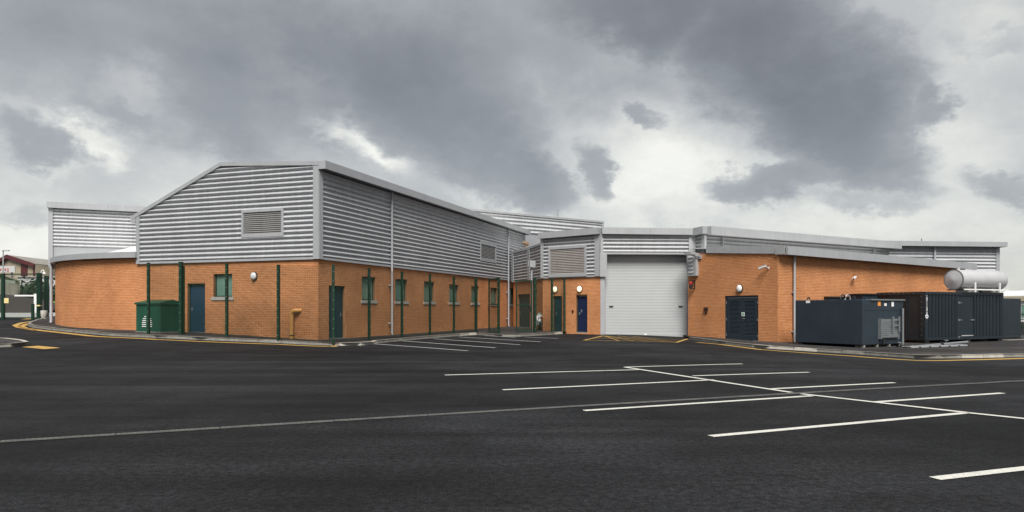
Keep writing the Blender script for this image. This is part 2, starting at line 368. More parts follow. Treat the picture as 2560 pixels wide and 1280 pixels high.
BR_L, BR_H, JT, PROUD = .215, .063, .012, .011
bm_ = MB(); hx = BR_L/2; hz = BR_H/2
bm_.add([(-hx, -PROUD, -hz), (hx, -PROUD, -hz), (hx, -PROUD, hz), (-hx, -PROUD, hz), (-hx, .004, -hz), (hx, .004, -hz), (hx, .004, hz), (-hx, .004, hz)],
        [(0, 1, 2, 3), (4, 0, 3, 7), (1, 5, 6, 2), (3, 2, 6, 7), (4, 5, 1, 0)])
BRICK = raw_mesh('brick', bm_, 'brick')
def brick_wall(parent, w, zb, top, openings=(), name='brick_wall', singles=0, near=None, step=.8, reveal=.18, phase=0.):
    """mortar backing with reveals, and real bricks standing proud of it; zb, top: functions of u"""
    mb = MB(); us = {0., w.L}
    for o in openings: us |= {o[0], o[1]}
    k = max(1, int(w.L/step)); us |= {w.L*i/k for i in range(k+1)}; us = sorted(us)
    for a, b in zip(us, us[1:]):
        if b-a < 1e-5: continue
        m = (a+b)/2; cuts = sorted([(o[2], o[3]) for o in openings if o[0] <= m <= o[1]])
        lo = (zb(a), zb(b))
        for c0, c1 in cuts:
            if c0 > max(lo): mb.quad(w.p(a, lo[0]), w.p(b, lo[1]), w.p(b, c0), w.p(a, c0))
            lo = (c1, c1)
        mb.quad(w.p(a, lo[0]), w.p(b, lo[1]), w.p(b, top(b)), w.p(a, top(a)))
    for (u0, u1, z0, z1) in openings:
        r = -reveal
        mb.quad(w.p(u0, z0, 0), w.p(u0, z0, r), w.p(u0, z1, r), w.p(u0, z1, 0)); mb.quad(w.p(u1, z0, r), w.p(u1, z0, 0), w.p(u1, z1, 0), w.p(u1, z1, r))
        mb.quad(w.p(u0, z1, 0), w.p(u1, z1, 0), w.p(u1, z1, r), w.p(u0, z1, r)); mb.quad(w.p(u0, z0, r), w.p(u1, z0, r), w.p(u1, z0, 0), w.p(u0, z0, 0))
    part = mb.build(name, 'mortar', parent)
    cs = BR_H+JT; zmin = min(zb(0), zb(w.L)); zmax = max(top(0), top(w.L)); lst = []
    for j in range(int((zmax-zmin)/cs)+1):
        zc = zmin+j*cs+BR_H/2+.004; lo, hi = zc-BR_H/2, zc+BR_H/2
        iv = [(0., w.L)]
        for o in openings:
            if lo < o[3]-.02 and hi > o[2]+.02:
                nv = []
                for a, b in iv:
                    if o[1] <= a or o[0] >= b: nv.append((a, b)); continue
                    if o[0] > a: nv.append((a, o[0]))
                    if o[1] < b: nv.append((o[1], b))
                iv = nv
        sh = (j % 2)*(BR_L+JT)/2+phase
        for a, b in iv:
            i = math.floor((a-sh)/(BR_L+JT))
            while True:
                x0 = sh+i*(BR_L+JT); x1 = x0+BR_L; i += 1
                if x0 >= b: break
                full = x0 >= a and x1 <= b; x0 = max(x0, a); x1 = min(x1, b)
                if x1-x0 < .02: continue
                um = (x0+x1)/2
                if hi > top(um)-.003 or hi < zb(um)+.01: continue
                lst.append((um, zc, x1-x0, full))
    for (u0, u1, z0, z1) in openings: pass
    one = []
    if singles:
        key = near or (lambda u, z: w.p(u, z).length)
        full = sorted([q for q in lst if q[3]], key=lambda q: key(q[0], q[1]))[:singles]; fs = set(full); one = full
        lst = [q for q in lst if q not in fs]
    rnd = random.Random(len(lst))
    mb = MB()
    for (um, zc, ln, _) in lst:
        pr = PROUD+rnd.uniform(-.003, .003); a, b, c, e = um-ln/2, um+ln/2, zc-BR_H/2, zc+BR_H/2
        mb.add([w.p(a, c, pr), w.p(b, c, pr), w.p(b, e, pr), w.p(a, e, pr), w.p(a, c, -.004), w.p(b, c, -.004), w.p(b, e, -.004), w.p(a, e, -.004)],
               [(0, 1, 2, 3), (4, 0, 3, 7), (1, 5, 6, 2), (3, 2, 6, 7), (4, 5, 1, 0)])
    me = bpy.data.meshes.new('brickwork'); base = wloc(part)
    me.from_pydata([(p[0]-base.x, p[1]-base.y, p[2]-base.z) for p in mb.v], [], mb.f); me.materials.append(M['brick'])
    share(me, 'brickwork', part, base)['kind'] = 'stuff'
    for (um, zc, ln, _) in one: share(BRICK, 'brick', part, w.p(um, zc), w.tan(um)[1])
    return part

def cladding(parent, w, u0, u1, zb, top, openings=(), name='cladding_panel', pitch=.206, amp=.058, off=.065, mname='clad', n=11):
    "horizontal ribbed sheet; top is a list of (u, z)"
    def tz(u):
        for (a, za), (b, z2) in zip(top, top[1:]):
            if a-1e-6 <= u <= b+1e-6: return za+(z2-za)*(u-a)/(b-a)
        return top[-1][1] if u > top[-1][0] else top[0][1]
    zt = max(z for _, z in top if True)
    def bounds(z):
        us = [u0+(u1-u0)*i/200 for i in range(201)]; ok = [u for u in us if tz(u) >= z-1e-6]
        if not ok: return None
        a, b = ok[0], ok[-1]; e = (u1-u0)/200
        if a > u0:
            za, zc = tz(a-e), tz(a); a = a-e+e*(z-za)/(zc-za) if zc > za else a
        if b < u1:
            za, zc = tz(b+e), tz(b); b = b+e-e*(z-za)/(zc-za) if zc > za else b
        return a, b
    mb = MB(); h = pitch/n; rows = int((zt-zb)/h)
    def fo(z):
        t = ((z-zb)/pitch) % 1.0
        return off-amp*math.cos(math.pi*t/.36) if t < .36 else off+amp*math.cos(math.pi*(t-.36)/.64)
    for j in range(rows):
        z0, z1 = zb+j*h, zb+(j+1)*h; b0, b1 = bounds(z0), bounds(z1)
        if b0 is None: break
        if b1 is None: b1 = b0; 
        iv = [(b0[0], b0[1], b1[0], b1[1])]
        for o in openings:
            if (z0+z1)/2 > o[2] and (z0+z1)/2 < o[3]:
                nv = []
                for q in iv:
                    if o[1] <= q[0] or o[0] >= q[1]: nv.append(q); continue
                    if o[0] > q[0]: nv.append((q[0], o[0], q[2], o[0]))
                    if o[1] < q[1]: nv.append((o[1], q[1], o[1], q[3]))
                iv = nv
        for q in iv: mb.quad(w.p(q[0], z0, fo(z0)), w.p(q[1], z0, fo(z0)), w.p(q[3], z1, fo(z1)), w.p(q[2], z1, fo(z1)))
    return mb.build(name, mname, parent, smooth=False, weld=True) if False else _smooth(mb.build(name, mname, parent, weld=True))
def _smooth(o):
    for p in o.data.polygons: p.use_smooth = True
    return o

def louvre(parent, w, r, fr=.09, pitch=.085, m_slat='louvre', off=.12, name='louvre', tilt=.05, depth=.06):
    u0, u1, z0, z1 = r
    mb = MB()
    wbox(mb, w, u0, u1, z0, z0+fr*1.3, .0, off+.012); wbox(mb, w, u0, u1, z1-fr, z1, .0, off+.012)
    wbox(mb, w, u0, u0+fr, z0+fr*1.3, z1-fr, .0, off+.008); wbox(mb, w, u1-fr, u1, z0+fr*1.3, z1-fr, .0, off+.008)
    f = mb.build(name, 'trim', parent)
    bk = MB(); wbox(bk, w, u0+fr, u1-fr, z0+fr, z1-fr, -.06, -.03); bk.build('louvre_back', 'dark', f)
    L = (u1-u0-2*fr)/2; nsl = max(2, int((z1-z0-2.3*fr)/pitch)); sp = (z1-z0-2.3*fr)/nsl
    sm = MB(); t = .008; hh = sp*.55
    sm.add([(-L, -depth/2, -hh), (L, -depth/2, -hh), (L, depth/2, hh-t), (-L, depth/2, hh-t), (-L, -depth/2, -hh+t), (L, -depth/2, -hh+t), (L, depth/2, hh), (-L, depth/2, hh)],
           [(0, 3, 2, 1), (4, 5, 6, 7), (0, 1, 5, 4), (1, 2, 6, 5), (2, 3, 7, 6), (3, 0, 4, 7)])
    me = raw_mesh('slat', sm, m_slat); um = (u0+u1)/2
    for i in range(nsl): share(me, 'slat', f, w.p(um, z0+1.3*fr+sp*(i+.5), off-.045), w.tan(um)[1])
    return f

def fascia(parent, w, u0, u1, zt0, zt1, h, o0, o1, piece=3.0, m='trim', name='fascia_panel', seg=1):
    n = max(1, round((u1-u0)/piece)); out = []
    for i in range(n):
        a = u0+(u1-u0)*i/n; b = u0+(u1-u0)*(i+1)/n-(.006 if i < n-1 else 0); mb = MB()
        for j in range(seg):
            p, q = a+(b-a)*j/seg, a+(b-a)*(j+1)/seg
            za = zt0+(zt1-zt0)*(p-u0)/(u1-u0); zb_ = zt0+(zt1-zt0)*(q-u0)/(u1-u0)
            mb.hexa([w.p(p, za-h, o0), w.p(q, zb_-h, o0), w.p(q, zb_-h, o1), w.p(p, za-h, o1), w.p(p, za, o0), w.p(q, zb_, o0), w.p(q, zb_, o1), w.p(p, za, o1)])
        f = mb.build(name, m, parent); out.append(f)
        if i < n-1 and seg == 1:
            rv = MB()
            for s in (.22, .5, .78):
                zz = zt0+(zt1-zt0)*(b-u0)/(u1-u0)-h*s
                wbox(rv, w, b-.055, b-.04, zz-.008, zz+.008, o1, o1+.006)
            rv.build('rivet', 'trim_dark', f)['kind'] = 'stuff'
    return out

def window(parent, w, r, name='window', depth=.13):
    u0, u1, z0, z1 = r; f = .05; mb = MB()
    for a, b, c, e in ((u0, u1, z0, z0+f), (u0, u1, z1-f, z1), (u0, u0+f, z0+f, z1-f), (u1-f, u1, z0+f, z1-f)):
        wbox(mb, w, a, b, c, e, -depth-.05, -depth)
    fr = mb.build(name, 'frame', parent)
    g = MB(); wbox(g, w, u0+f, u1-f, z0+f, z1-f, -depth-.03, -depth-.018); g.build('pane', 'glass', fr)
    s = MB(); wbox(s, w, u0-.09, u1+.09, z0-.15, z0, -.1, .055); s.build('sill', 'sill', fr)
    return fr
def door(parent, w, r, m, name='door', depth=.12, hinge=1, handle=True):
    u0, u1, z0, z1 = r; f = .055; mb = MB()
    wbox(mb, w, u0, u0+f, z0, z1, -depth-.06, -depth+.01); wbox(mb, w, u1-f, u1, z0, z1, -depth-.06, -depth+.01); wbox(mb, w, u0+f, u1-f, z1-f, z1, -depth-.06, -depth+.01)
    fr = mb.build(name, 'frame', parent)
    l = MB(); wbox(l, w, u0+f+.005, u1-f-.005, z0+.012, z1-f-.005, -depth-.05, -depth-.01); l.build('door_leaf', m, fr)
    if handle:
        hu = u0+.14 if hinge > 0 else u1-.14; h = MB()
        wbox(h, w, hu-.025, hu+.025, z0+.95, z0+1.13, -depth-.01, -depth+.006); wbox(h, w, hu-.012, hu+.012+.1*hinge, z0+1.03, z0+1.055, -depth+.03, -depth+.05)
        wbox(h, w, hu-.01, hu+.01, z0+1.03, z0+1.055, -depth+.004, -depth+.032)
        h.build('handle', 'steel', fr)
    t = MB(); wbox(t, w, u0, u1, z0-.05, z0+.01, -.1, .012); t.build('threshold', 'concrete', fr)
    return fr
def downpipe(parent, w, u, z0, z1, off=.16, r=.05, name='downpipe', m='pipe_grey'):
    mb = MB(); mb.tube([w.p(u, z1, off), w.p(u, z0+.12, off), w.p(u, z0+.03, off+.05)], r, 12); p = mb.build(name, m, parent, smooth=True)
    z = z0+.6
    while z < z1:
        b = MB(); wbox(b, w, u-r-.03, u+r+.03, z-.025, z+.025, .0, off+.02); b.build('bracket', m, p); z += 1.9
    return p
def wall_light(w, u, z, off, label, lit=False, r=.17):
    d, ang = w.tan(u); base = w.p(u, z, off); t = thing('wall_light', label, 'wall light', base, 'round bulkhead lights on the brick walls')
    n = Vector((d.y, -d.x, 0)); dd = Vector((d.x, d.y, 0)); up = Vector((0, 0, 1))
    def disc(r0, prof, name, m):
        mb = MB(); S = 24; k = 0
        for (rr, h) in prof:
            for i in range(S):
                a = 2*math.pi*i/S; mb.v.append(tuple(base+n*h+dd*rr*math.cos(a)*.94+up*rr*math.sin(a)*1.05))
        for j in range(len(prof)-1):
            for i in range(S): mb.f.append((j*S+i, j*S+(i+1) % S, (j+1)*S+(i+1) % S, (j+1)*S+i))
        mb.f.append(tuple((len(prof)-1)*S+i for i in range(S))); return mb.build(name, m, t, smooth=True)
    disc(r, [(r*1.02, 0), (r*1.04, .05), (r*.98, .075)], 'housing', 'black')
    disc(r, [(r*.93, .06), (r*.90, .10), (r*.72, .135), (r*.4, .155), (r*.12, .16)], 'diffuser', 'lamp_lit' if lit else 'lamp_white')
    return t

# ================================================================== SETTING: ground, pavements, markings
def axis(parts):
    out = []
    for a, b, s in parts:
        n = max(1, round((b-a)/s)); out += [a+(b-a)*i/n for i in range(n)]
    return out+[parts[-1][1]]
xs = axis([(-900, -200, 100), (-200, -60, 20), (-60, 60, 1.0), (60, 200, 20), (200, 900, 100)])
ys = axis([(-120, -6, 12), (-6, 66, 1.0), (66, 200, 12), (200, 1500, 130)])
mb = MB(); nx = len(xs)
for y in ys:
    for x in xs: mb.v.append((x, y, G(x, y)))
for j in range(len(ys)-1):
    for i in range(nx-1): mb.f.append((j*nx+i, j*nx+i+1, (j+1)*nx+i+1, (j+1)*nx+i))
car_park = _smooth(mb.build('car_park', 'asphalt')); tag(car_park, kind='structure')

def strip(pts, width, lift, name, m, parent, close=False):
    "a painted band along world points, draped on the asphalt"
    dense = []
    for a, b in zip(pts, pts[1:]):
        n = max(1, int((b-a).length/.4)); dense += [a+(b-a)*i/n for i in range(n)]
    dense.append(pts[-1]); mb = MB()
    for i, p in enumerate(dense):
        t = (dense[min(i+1, len(dense)-1)]-dense[max(i-1, 0)]); t.z = 0; t.normalize(); n = Vector((t.y, -t.x, 0))
        for sgn in (-1, 1):
            q = p+n*sgn*width/2; mb.v.append((q.x, q.y, G(q.x, q.y)+lift))
    mb.f = [(2*i, 2*i+1, 2*i+3, 2*i+2) for i in range(len(dense)-1)]
    return mb.build(name, m, parent)
def line(x0, y0, x1, y1, width=.115, name='bay_line', m='white_line', lift=.005):
    return strip([gp(x0, y0), gp(x1, y1)], width, lift, name, m, car_park)
# bays in the foreground
for q in ((1112, 938, 1598, 924.5), (1257, 975, 1785, 950), (1460, 1027, 2030, 990), (1777, 1091, 2412, 1033), (2337, 1197, 2700, 1156)): line(*q)
for q in ((1562, 918, 1856, 910), (1732, 940, 2023, 931), (1930, 972.5, 2236, 957), (2182, 1006, 2507, 983)): line(*q)
line(1562, 918.5, 1978, 982, .115, 'spine_line', lift=.009); line(2003, 985.5, 2420, 1033, .115, 'spine_line', lift=.009); line(2422, 1033.3, 2640, 1056, .115, 'spine_line', lift=.009)
# bays along the fenced building
for q in ((920, 858.7, 1169, 877), (1007, 852.5, 1239, 869.7), (1084, 847, 1300, 862), (1147, 842.5, 1351, 854.7), (1212, 839.5, 1290, 843.5), (1313, 843, 1397, 846)):
    line(*q, width=.12, m='grey_line')
# yellow edge lines
yl = [(116, 801), (70, 809.5), (52, 816), (62, 820.5), (100, 826), (160, 832.5), (254, 842), (390, 849), (500, 854), (696, 861), (833, 866.5), (838, 864.5)]
strip([gp(*p) for p in yl], .32, .005, 'yellow_edge_line', 'yellow_line', car_park)
strip([gp(*p) for p in [(100, 801), (55, 807), (38, 813), (48, 818.5), (90, 825.5)]], .30, .005, 'yellow_edge_line', 'yellow_line', car_park)
strip([gp(*p) for p in [(1742, 856), (1800, 861), (1900, 874), (2000, 881.5), (2125, 890), (2220, 897), (2294, 901.5), (2360, 901.5), (2460, 899), (2600, 895)]], .38, .005, 'yellow_edge_line', 'yellow_line', car_park)
strip([gp(*p) for p in [(75, 866), (131, 871.5)]], .5, .005, 'yellow_edge_line', 'yellow_line', car_park)
strip([gp(*p) for p in [(62, 798.5), (78, 796)]], .5, .005, 'yellow_edge_line', 'yellow_line', car_park)
# hatched keep-clear box before the shutter
hb = [gp(1508, 839.5), gp(1460, 851), gp(1691, 856.3), gp(1722, 846.5)]
for a, b in ((0, 1), (1, 2), (2, 3)): strip([hb[a], hb[b]], .13, .005, 'keep_clear_line', 'yellow_line', car_park)
for i in range(1, 6):
    t = i/6; a = hb[0].lerp(hb[3], max(0, t-.5)); b = hb[1].lerp(hb[2], min(1, t+.22)); strip([a, b], .07, .009, 'keep_clear_line', 'yellow_line', car_park)
for i in range(2, 5):
    t = i/6; a = hb[0].lerp(hb[1], t); b = hb[3].lerp(hb[2], t); strip([a, b], .06, .013, 'keep_clear_line', 'yellow_line', car_park)

# linear drain across the car park
dr = [gp(-300, 1124), gp(0, 1106), gp(550, 1071.5), gp(835, 1053.5), gp(1280, 1026.5), gp(1794, 996), gp(2184, 973), gp(2437, 959.5), gp(2700, 946)]
drain = strip(dr, .075, .003, 'drain_channel', 'dark', None); tag(drain, kind='structure')
gm = MB()
for sy in (-.028, .028): gm.obox((0, sy, 0), (1, 0), .99, .014, .012)
for i in range(20): gm.obox((-.475+.05*i, 0, 0), (1, 0), .026, .043, .010)
GRATE = raw_mesh('grating', gm, 'drain')
drain['wl'] = (0, 0, 0)
for a, b in zip(dr, dr[1:]):
    n = max(1, round((b-a).length)); ang = math.atan2(b.y-a.y, b.x-a.x)
    for i in range(n):
        p = a.lerp(b, (i+.5)/n); o = share(GRATE, 'grating', drain, (p.x, p.y, G(p.x, p.y)+.011), ang); o.scale.x = (b-a).length/n

# pavements with kerb stones
KH = .12
def pavement(name, kpts, back, pale, step=.92):
    kp = []
    for a, b in zip(kpts, kpts[1:]):
        n = max(1, int((b-a).length/.5)); kp += [a+(b-a)*i/n for i in range(n)]
    kp.append(kpts[-1])
    # drop the surface a little behind the kerb face
    poly = [Vector((p.x, p.y, 0)) for p in kp]+[Vector((p[0], p[1], 0)) for p in back]
    tri = tessellate_polygon([poly]); b = bmesh.new(); vs_ = [b.verts.new(p) for p in poly]
    for t in tri:
        try: b.faces.new([vs_[i] for i in t])
        except ValueError: pass
    for _ in range(4):
        ed = [e for e in b.edges if e.calc_length() > 2.0]
        if ed: bmesh.ops.subdivide_edges(b, edges=ed, cuts=1); bmesh.ops.triangulate(b, faces=b.faces)
    for v in b.verts: v.co.z = G(v.co.x, v.co.y)+KH-.006
    me = bpy.data.meshes.new(name); b.to_mesh(me); b.free(); me.materials.append(M['pavement'])
    o = bpy.data.objects.new(name, me); col.objects.link(o); o['wl'] = (0, 0, 0); tag(o, kind='structure')
    # kerb stones along the edge
    L = [0.]
    for a, c in zip(kp, kp[1:]): L.append(L[-1]+(Vector((c.x-a.x, c.y-a.y))).length)
    def pos(s):
        for i in range(len(L)-1):
            if s <= L[i+1]: t = (s-L[i])/max(1e-6, L[i+1]-L[i]); return kp[i].lerp(kp[i+1], t)
        return kp[-1]
    n = int(L[-1]/step); rnd = random.Random(3)
    for i in range(n):
        a, c = pos(i*step+.006), pos((i+1)*step-.006); d = Vector((c.x-a.x, c.y-a.y)).normalized(); nn = Vector((-d.y, d.x))   # inward side
        h = KH+rnd.uniform(-.004, .004); mb = MB(); wdt = .15
        P = []
        for z in (-.05, h):
            for q, s in ((a, 0), (c, 0), (c, 1), (a, 1)):
                x, y = q.x+nn.x*wdt*s, q.y+nn.y*wdt*s
                back_in = .02 if (z > 0 and s == 0) else 0
                P.append((x+nn.x*back_in, y+nn.y*back_in, G(q.x, q.y)+z))
        mb.hexa(P); mb.build('kerb_stone', 'concrete_pale' if pale(a) else ('concrete'), o)
    return o
KL = [(117, 797), (90, 803), (74, 809), (68, 813.5), (78, 818.5), (127, 825), (250, 837.5), (390, 845), (500, 850), (696, 857.5), (833, 864), (885, 864.5), (934, 862), (941, 858.5), (1000, 852.5), (1100, 843.5), (1188, 837), (1212, 838.5), (1250, 841.5), (1300, 841.5), (1350, 838.5), (1400, 835), (1427, 833.5)]
kl = [gp(*p) for p in KL]
def pale_l(p):
    px = CX+F*p.x/p.y; return 835 < px < 940 and p.y < 32 or 1150 < px < 1182 or 1385 < px
pav_l = pavement('pavement_left', kl, [(4.6, 42), (4, 56), (-2, 58), (-8, 50), (-14, 44), (-25, 56), (-34, 56), (-33, 50)], pale_l)
KR = [(1722, 848), (1800, 859), (1900, 870), (2000, 876.5), (2125, 884.5), (2220, 891), (2294, 896), (2360, 896.2), (2460, 894.5), (2620, 891)]
kr = [gp(*p) for p in KR]
pav_r = pavement('pavement_right', kr, [(30, 30), (34, 42), (20, 42), (9.8, 40)], lambda p: 1850 < CX+F*p.x/p.y < 2010 or 2350 < CX+F*p.x/p.y < 2480)
# the small island at the left edge of the yard
isl = [gp(-60, 871), gp(0, 868.5), (gp(56, 866)), gp(74, 862.5), gp(58, 857), gp(0, 851), gp(-60, 848)]
pavement('traffic_island', isl, [], lambda p: CX+F*p.x/p.y > 30)

floor = lambda w, u, dz=0.: G(w.p(u, 0).x, w.p(u, 0).y)+KH+dz

# ================================================================== THE GABLED HALL (left)
A0 = Vector((-8.14, 29.1)); dR = Vector((.335, .942)).normalized(); dL = Vector((-.942, .335)).normalized()
A1 = A0+dL*9.82; A2 = A0+dR*25.3; A3 = A0+dR*27.0
gable = Wall(A1, A0); side = Wall(A0, A2); side_long = Wall(A0, A3)
hall = thing('gabled_hall', 'large gabled hall with silver ribbed cladding over orange brick, behind the green fence', 'building', (A0.x, A0.y, .12))
CB = 3.52                                         # underside of the cladding
gw = gable.rect(534, 581, 685, 742); gd = gable.rect(469, 513, 709.5, 827)
gd = (gd[0], gd[1], floor(gable, gd[0], -.02), gd[3]); go = [gw, gd]
brick_wall(hall, gable, lambda u: floor(gable, u, -.08), lambda u: CB+.05, go, singles=130, near=lambda u, z: gable.p(u, z).length+abs(z-1.6)*.2)
wp = [(904.5, 938.5, 693.6, 750.5), (988, 1018, 699.5, 752.7), (1060, 1085.5, 705.6, 754), (1123, 1146, 711, 755.3), (1178, 1197, 715.5, 757), (1226, 1243, 720, 759), (1270, 1285, 722, 760.5)]
sw = [side.rect(*q) for q in wp]; sdoor = side.rect(821.6, 862, 714.4, 835); sdoor = (sdoor[0], sdoor[1], floor(side, sdoor[0], .0), sdoor[3])
brick_wall(hall, side, lambda u: floor(side, u, -.08), lambda u: CB+.05, sw+[sdoor], singles=170, near=lambda u, z: side.p(u, z).length+abs(z-1.6)*.2)
window(hall, gable, gw); door(hall, gable, gd, 'door_navy')
for r in sw: window(hall, side, r)
door(hall, side, sdoor, 'door_teal', hinge=-1)
# cladding
RIDGE = 7.86; EAVE_R = 7.50; EAVE_L = 5.82; ur = gable.L-5.0
glv = gable.rect(608, 713, 524, 593)
cladding(hall, gable, .06, gable.L-.06, CB+.08, [(0, EAVE_L), (ur, RIDGE-.06), (gable.L, EAVE_R-.02)], [glv])
slv = side_long.rect(1197, 1237, 608, 655)
cladding(hall, side_long, .1, side_long.L, CB+.08, [(0, EAVE_R-.25), (side_long.L, EAVE_R-.25)], [slv])
louvre(hall, gable, glv, .11, .085); louvre(hall, side_long, slv, .16, .085)
# flashings
mb = MB()
for o in (0,):
    wbox(mb, gable, gable.L-.16, gable.L+.11, CB, EAVE_R-.02, .02, .135); wbox(mb, side_long, -.11, .16, CB, EAVE_R-.1, .02, .134)
mb.build('corner_flashing', 'trim', hall)
mb = MB(); wbox(mb, gable, -.10, .10, CB, EAVE_L-.02, .0, .13); mb.build('corner_flashing', 'trim', hall)
mb = MB(); wbox(mb, gable, .10, gable.L-.16, CB-.01, CB+.09, .0, .105); mb.build('drip_flashing', 'trim', hall)
mb = MB(); wbox(mb, side_long, .16, side_long.L, CB-.01, CB+.09, .0, .105); mb.build('drip_flashing', 'trim', hall)
mb = MB(); wbox(mb, side_long, side_long.L-.02, side_long.L+.1, CB, EAVE_R-.3, -.3, .12); mb.build('corner_flashing', 'trim', hall)
# verge trims on the gable and the deep eaves fascia on the long side
def verge(u0, z0, u1, z1, h=.17):
    mb = MB(); mb.hexa([gable.p(u0, z0-h, 0), gable.p(u1, z1-h, 0), gable.p(u1, z1-h, .15), gable.p(u0, z0-h, .15), gable.p(u0, z0, 0), gable.p(u1, z1, 0), gable.p(u1, z1, .15), gable.p(u0, z0, .15)])
    mb.build('verge_trim', 'trim', hall)
verge(-.25, EAVE_L-.02, ur-.002, RIDGE+.06); verge(ur+.002, RIDGE+.06, gable.L+.10, EAVE_R+.10)
mb = MB(); wbox(mb, gable, -.42, -.12, EAVE_L-.36, EAVE_L-.03, -.4, .14); mb.build('gutter_end', 'trim', hall)
fascia(hall, side_long, -.17, side_long.L+.35, EAVE_R+.10, EAVE_R+.10, .34, .36, .48, piece=2.9)
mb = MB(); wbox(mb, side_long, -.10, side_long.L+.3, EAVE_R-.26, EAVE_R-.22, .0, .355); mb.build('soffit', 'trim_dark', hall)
mb = MB(); wbox(mb, side_long, -.165, -.115, EAVE_R-.24, EAVE_R+.085, .12, .355); mb.build('fascia_return', 'trim', hall)
# roof
bk = dR*27.0; ext = Vector((bk.x, bk.y, 0))
mb = MB()
P = [gable.p(-.3, EAVE_L+.0, -.02), gable.p(ur, RIDGE+.05, -.02), gable.p(gable.L+.0, EAVE_R+.08, -.02), gable.p(gable.L+.0, EAVE_R-.1, -.02), gable.p(ur, RIDGE-.1, -.02), gable.p(-.3, EAVE_L-.15, -.02)]
mb.prism(P, ext); mb.build('roof', 'roofing', hall)
mb = MB(); mb.quad(gable.p(0, .3, -.1), gable.p(0, EAVE_L, -.1), gable.p(0, EAVE_L, -.1)+ext, gable.p(0, .3, -.1)+ext); mb.quad(gable.p(0, .1, 0)+ext, gable.p(gable.L, .1, 0)+ext, gable.p(gable.L, 7.2, 0)+ext, gable.p(0, EAVE_L-.1, 0)+ext); mb.build('rear_wall', 'flat', hall)
downpipe(hall, side_long, side_long.u(972), floor(side, 6, -.02), EAVE_R-.2, off=.18); downpipe(hall, side_long, side_long.u(1265.5), .1, EAVE_R-.2, off=.18, r=.06)

wall_light(gable, gable.u(637), gable.z(637, 690.5), .01, 'white round bulkhead light on the gable wall, right of the window')
u = gable.u(735); zf = floor(gable, u)
pp = thing('vent_pipe', 'ochre vent pipe bending out of the brick wall near the fenced corner', 'pipe', gable.p(u, zf, .16))
zt = gable.z(735, 772); mb = MB(); arc = [gable.p(u, zf-.02, .16), gable.p(u, zt-.25, .16)]
for i in range(1, 7):
    t = i/6*math.pi/2; arc.append(gable.p(u+.17*(1-math.cos(t)), zt-.25+.17*math.sin(t), .16))
arc += [gable.p(u+.22, zt-.08, .15), gable.p(u+.30, zt-.075, .06), gable.p(u+.33, zt-.07, -.02)]
mb.tube(arc, .085, 12); mb.build('pipe', 'pipe_yellow', pp, smooth=True)
mb = MB(); mb.tube([gable.p(u, zf+.12, .16), gable.p(u, zf+.16, .16)], .098, 12); mb.build('joint_collar', 'black', pp, smooth=True)

# ================================================================== THE CURVED WING (far left)
c0 = R(-19.6); Rr = 16.3
dd = Vector((math.cos(c0), math.sin(c0))); nn_ = Vector((dd.y, -dd.x)); cc = A1-nn_*Rr
a_s = R(-80); ds = Vector((math.cos(a_s), math.sin(a_s))); ns = Vector((ds.y, -ds.x))
curve = ArcWall(cc+ns*Rr, a_s, Rr, R(60.4))
wing = thing('curved_wing', 'low curved orange brick wing with grey fascia, at the left of the gabled hall', 'building', (A1.x, A1.y, .4))
ft = lambda u: 4.02-.2*u/curve.L
brick_wall(wing, curve, lambda u: floor(curve, u, -.1), lambda u: ft(u)-.02, (), singles=300, step=.5, near=lambda u, z: curve.p(u, z).length+abs(z-2.2)*.2)
fascia(wing, curve, 0, curve.L, 4.30, 4.08, .27, .02, .26, piece=3.4, seg=5)
rb = Wall(at(125, 0, 40.3), at(420, 0, 42.6))
mb = MB(); S = 40; u_v = Rr*R(22)
for i in range(S+1):
    u = u_v+(curve.L-u_v)*i/S; q = curve.p(u, 4.29-.2*u/curve.L, .2); px = CX+F*q.x/q.y; f = max(0., min(1., (px-128)/222))
    mb.v += [tuple(q), tuple(rb.p(rb.u(px), 4.33+.97*f**1.6, -.02))]
mb.f = [(2*i, 2*i+2, 2*i+3, 2*i+1) for i in range(S)]; _smooth(mb.build('roof', 'roof_white', wing))

# ================================================================== REAR BLOCK above the curved wing
rear = thing('rear_block', 'tall silver clad block rising behind the curved brick wing', 'building', rb.p(0, .6))
zt = 7.62
cladding(rear, rb, .12, rb.L, 5.05, [(0, zt-.35), (rb.L, zt-.35)], off=.05)
mb = MB(); wbox(mb, rb, 0, rb.L, 3.9, 5.05, -.1, .03); mb.build('flat_panel', 'flat', rear)
mb = MB(); wbox(mb, rb, -.06, .16, 3.9, zt-.35, -.2, .13); mb.build('corner_flashing', 'trim', rear)
fascia(rear, rb, -.1, rb.L, zt, zt-.02, .34, -.1, .30, piece=3.2)
mb = MB(); mb.prism([rb.p(-.1, 3.8, -.15), rb.p(-.1, zt-.1, -.15), rb.p(rb.L, zt-.1, -.15), rb.p(rb.L, 3.8, -.15)], Vector((-rb.n.x*8, -rb.n.y*8, 0))); mb.build('roof', 'flat', rear)
wd = Wall(at(120, 0, 39.2), at(140, 0, 39.2)); uu = wd.u(128)
downpipe(wing, wd, uu, G(-26, 39.2)+KH-.02, 4.1, off=.0, r=.075)

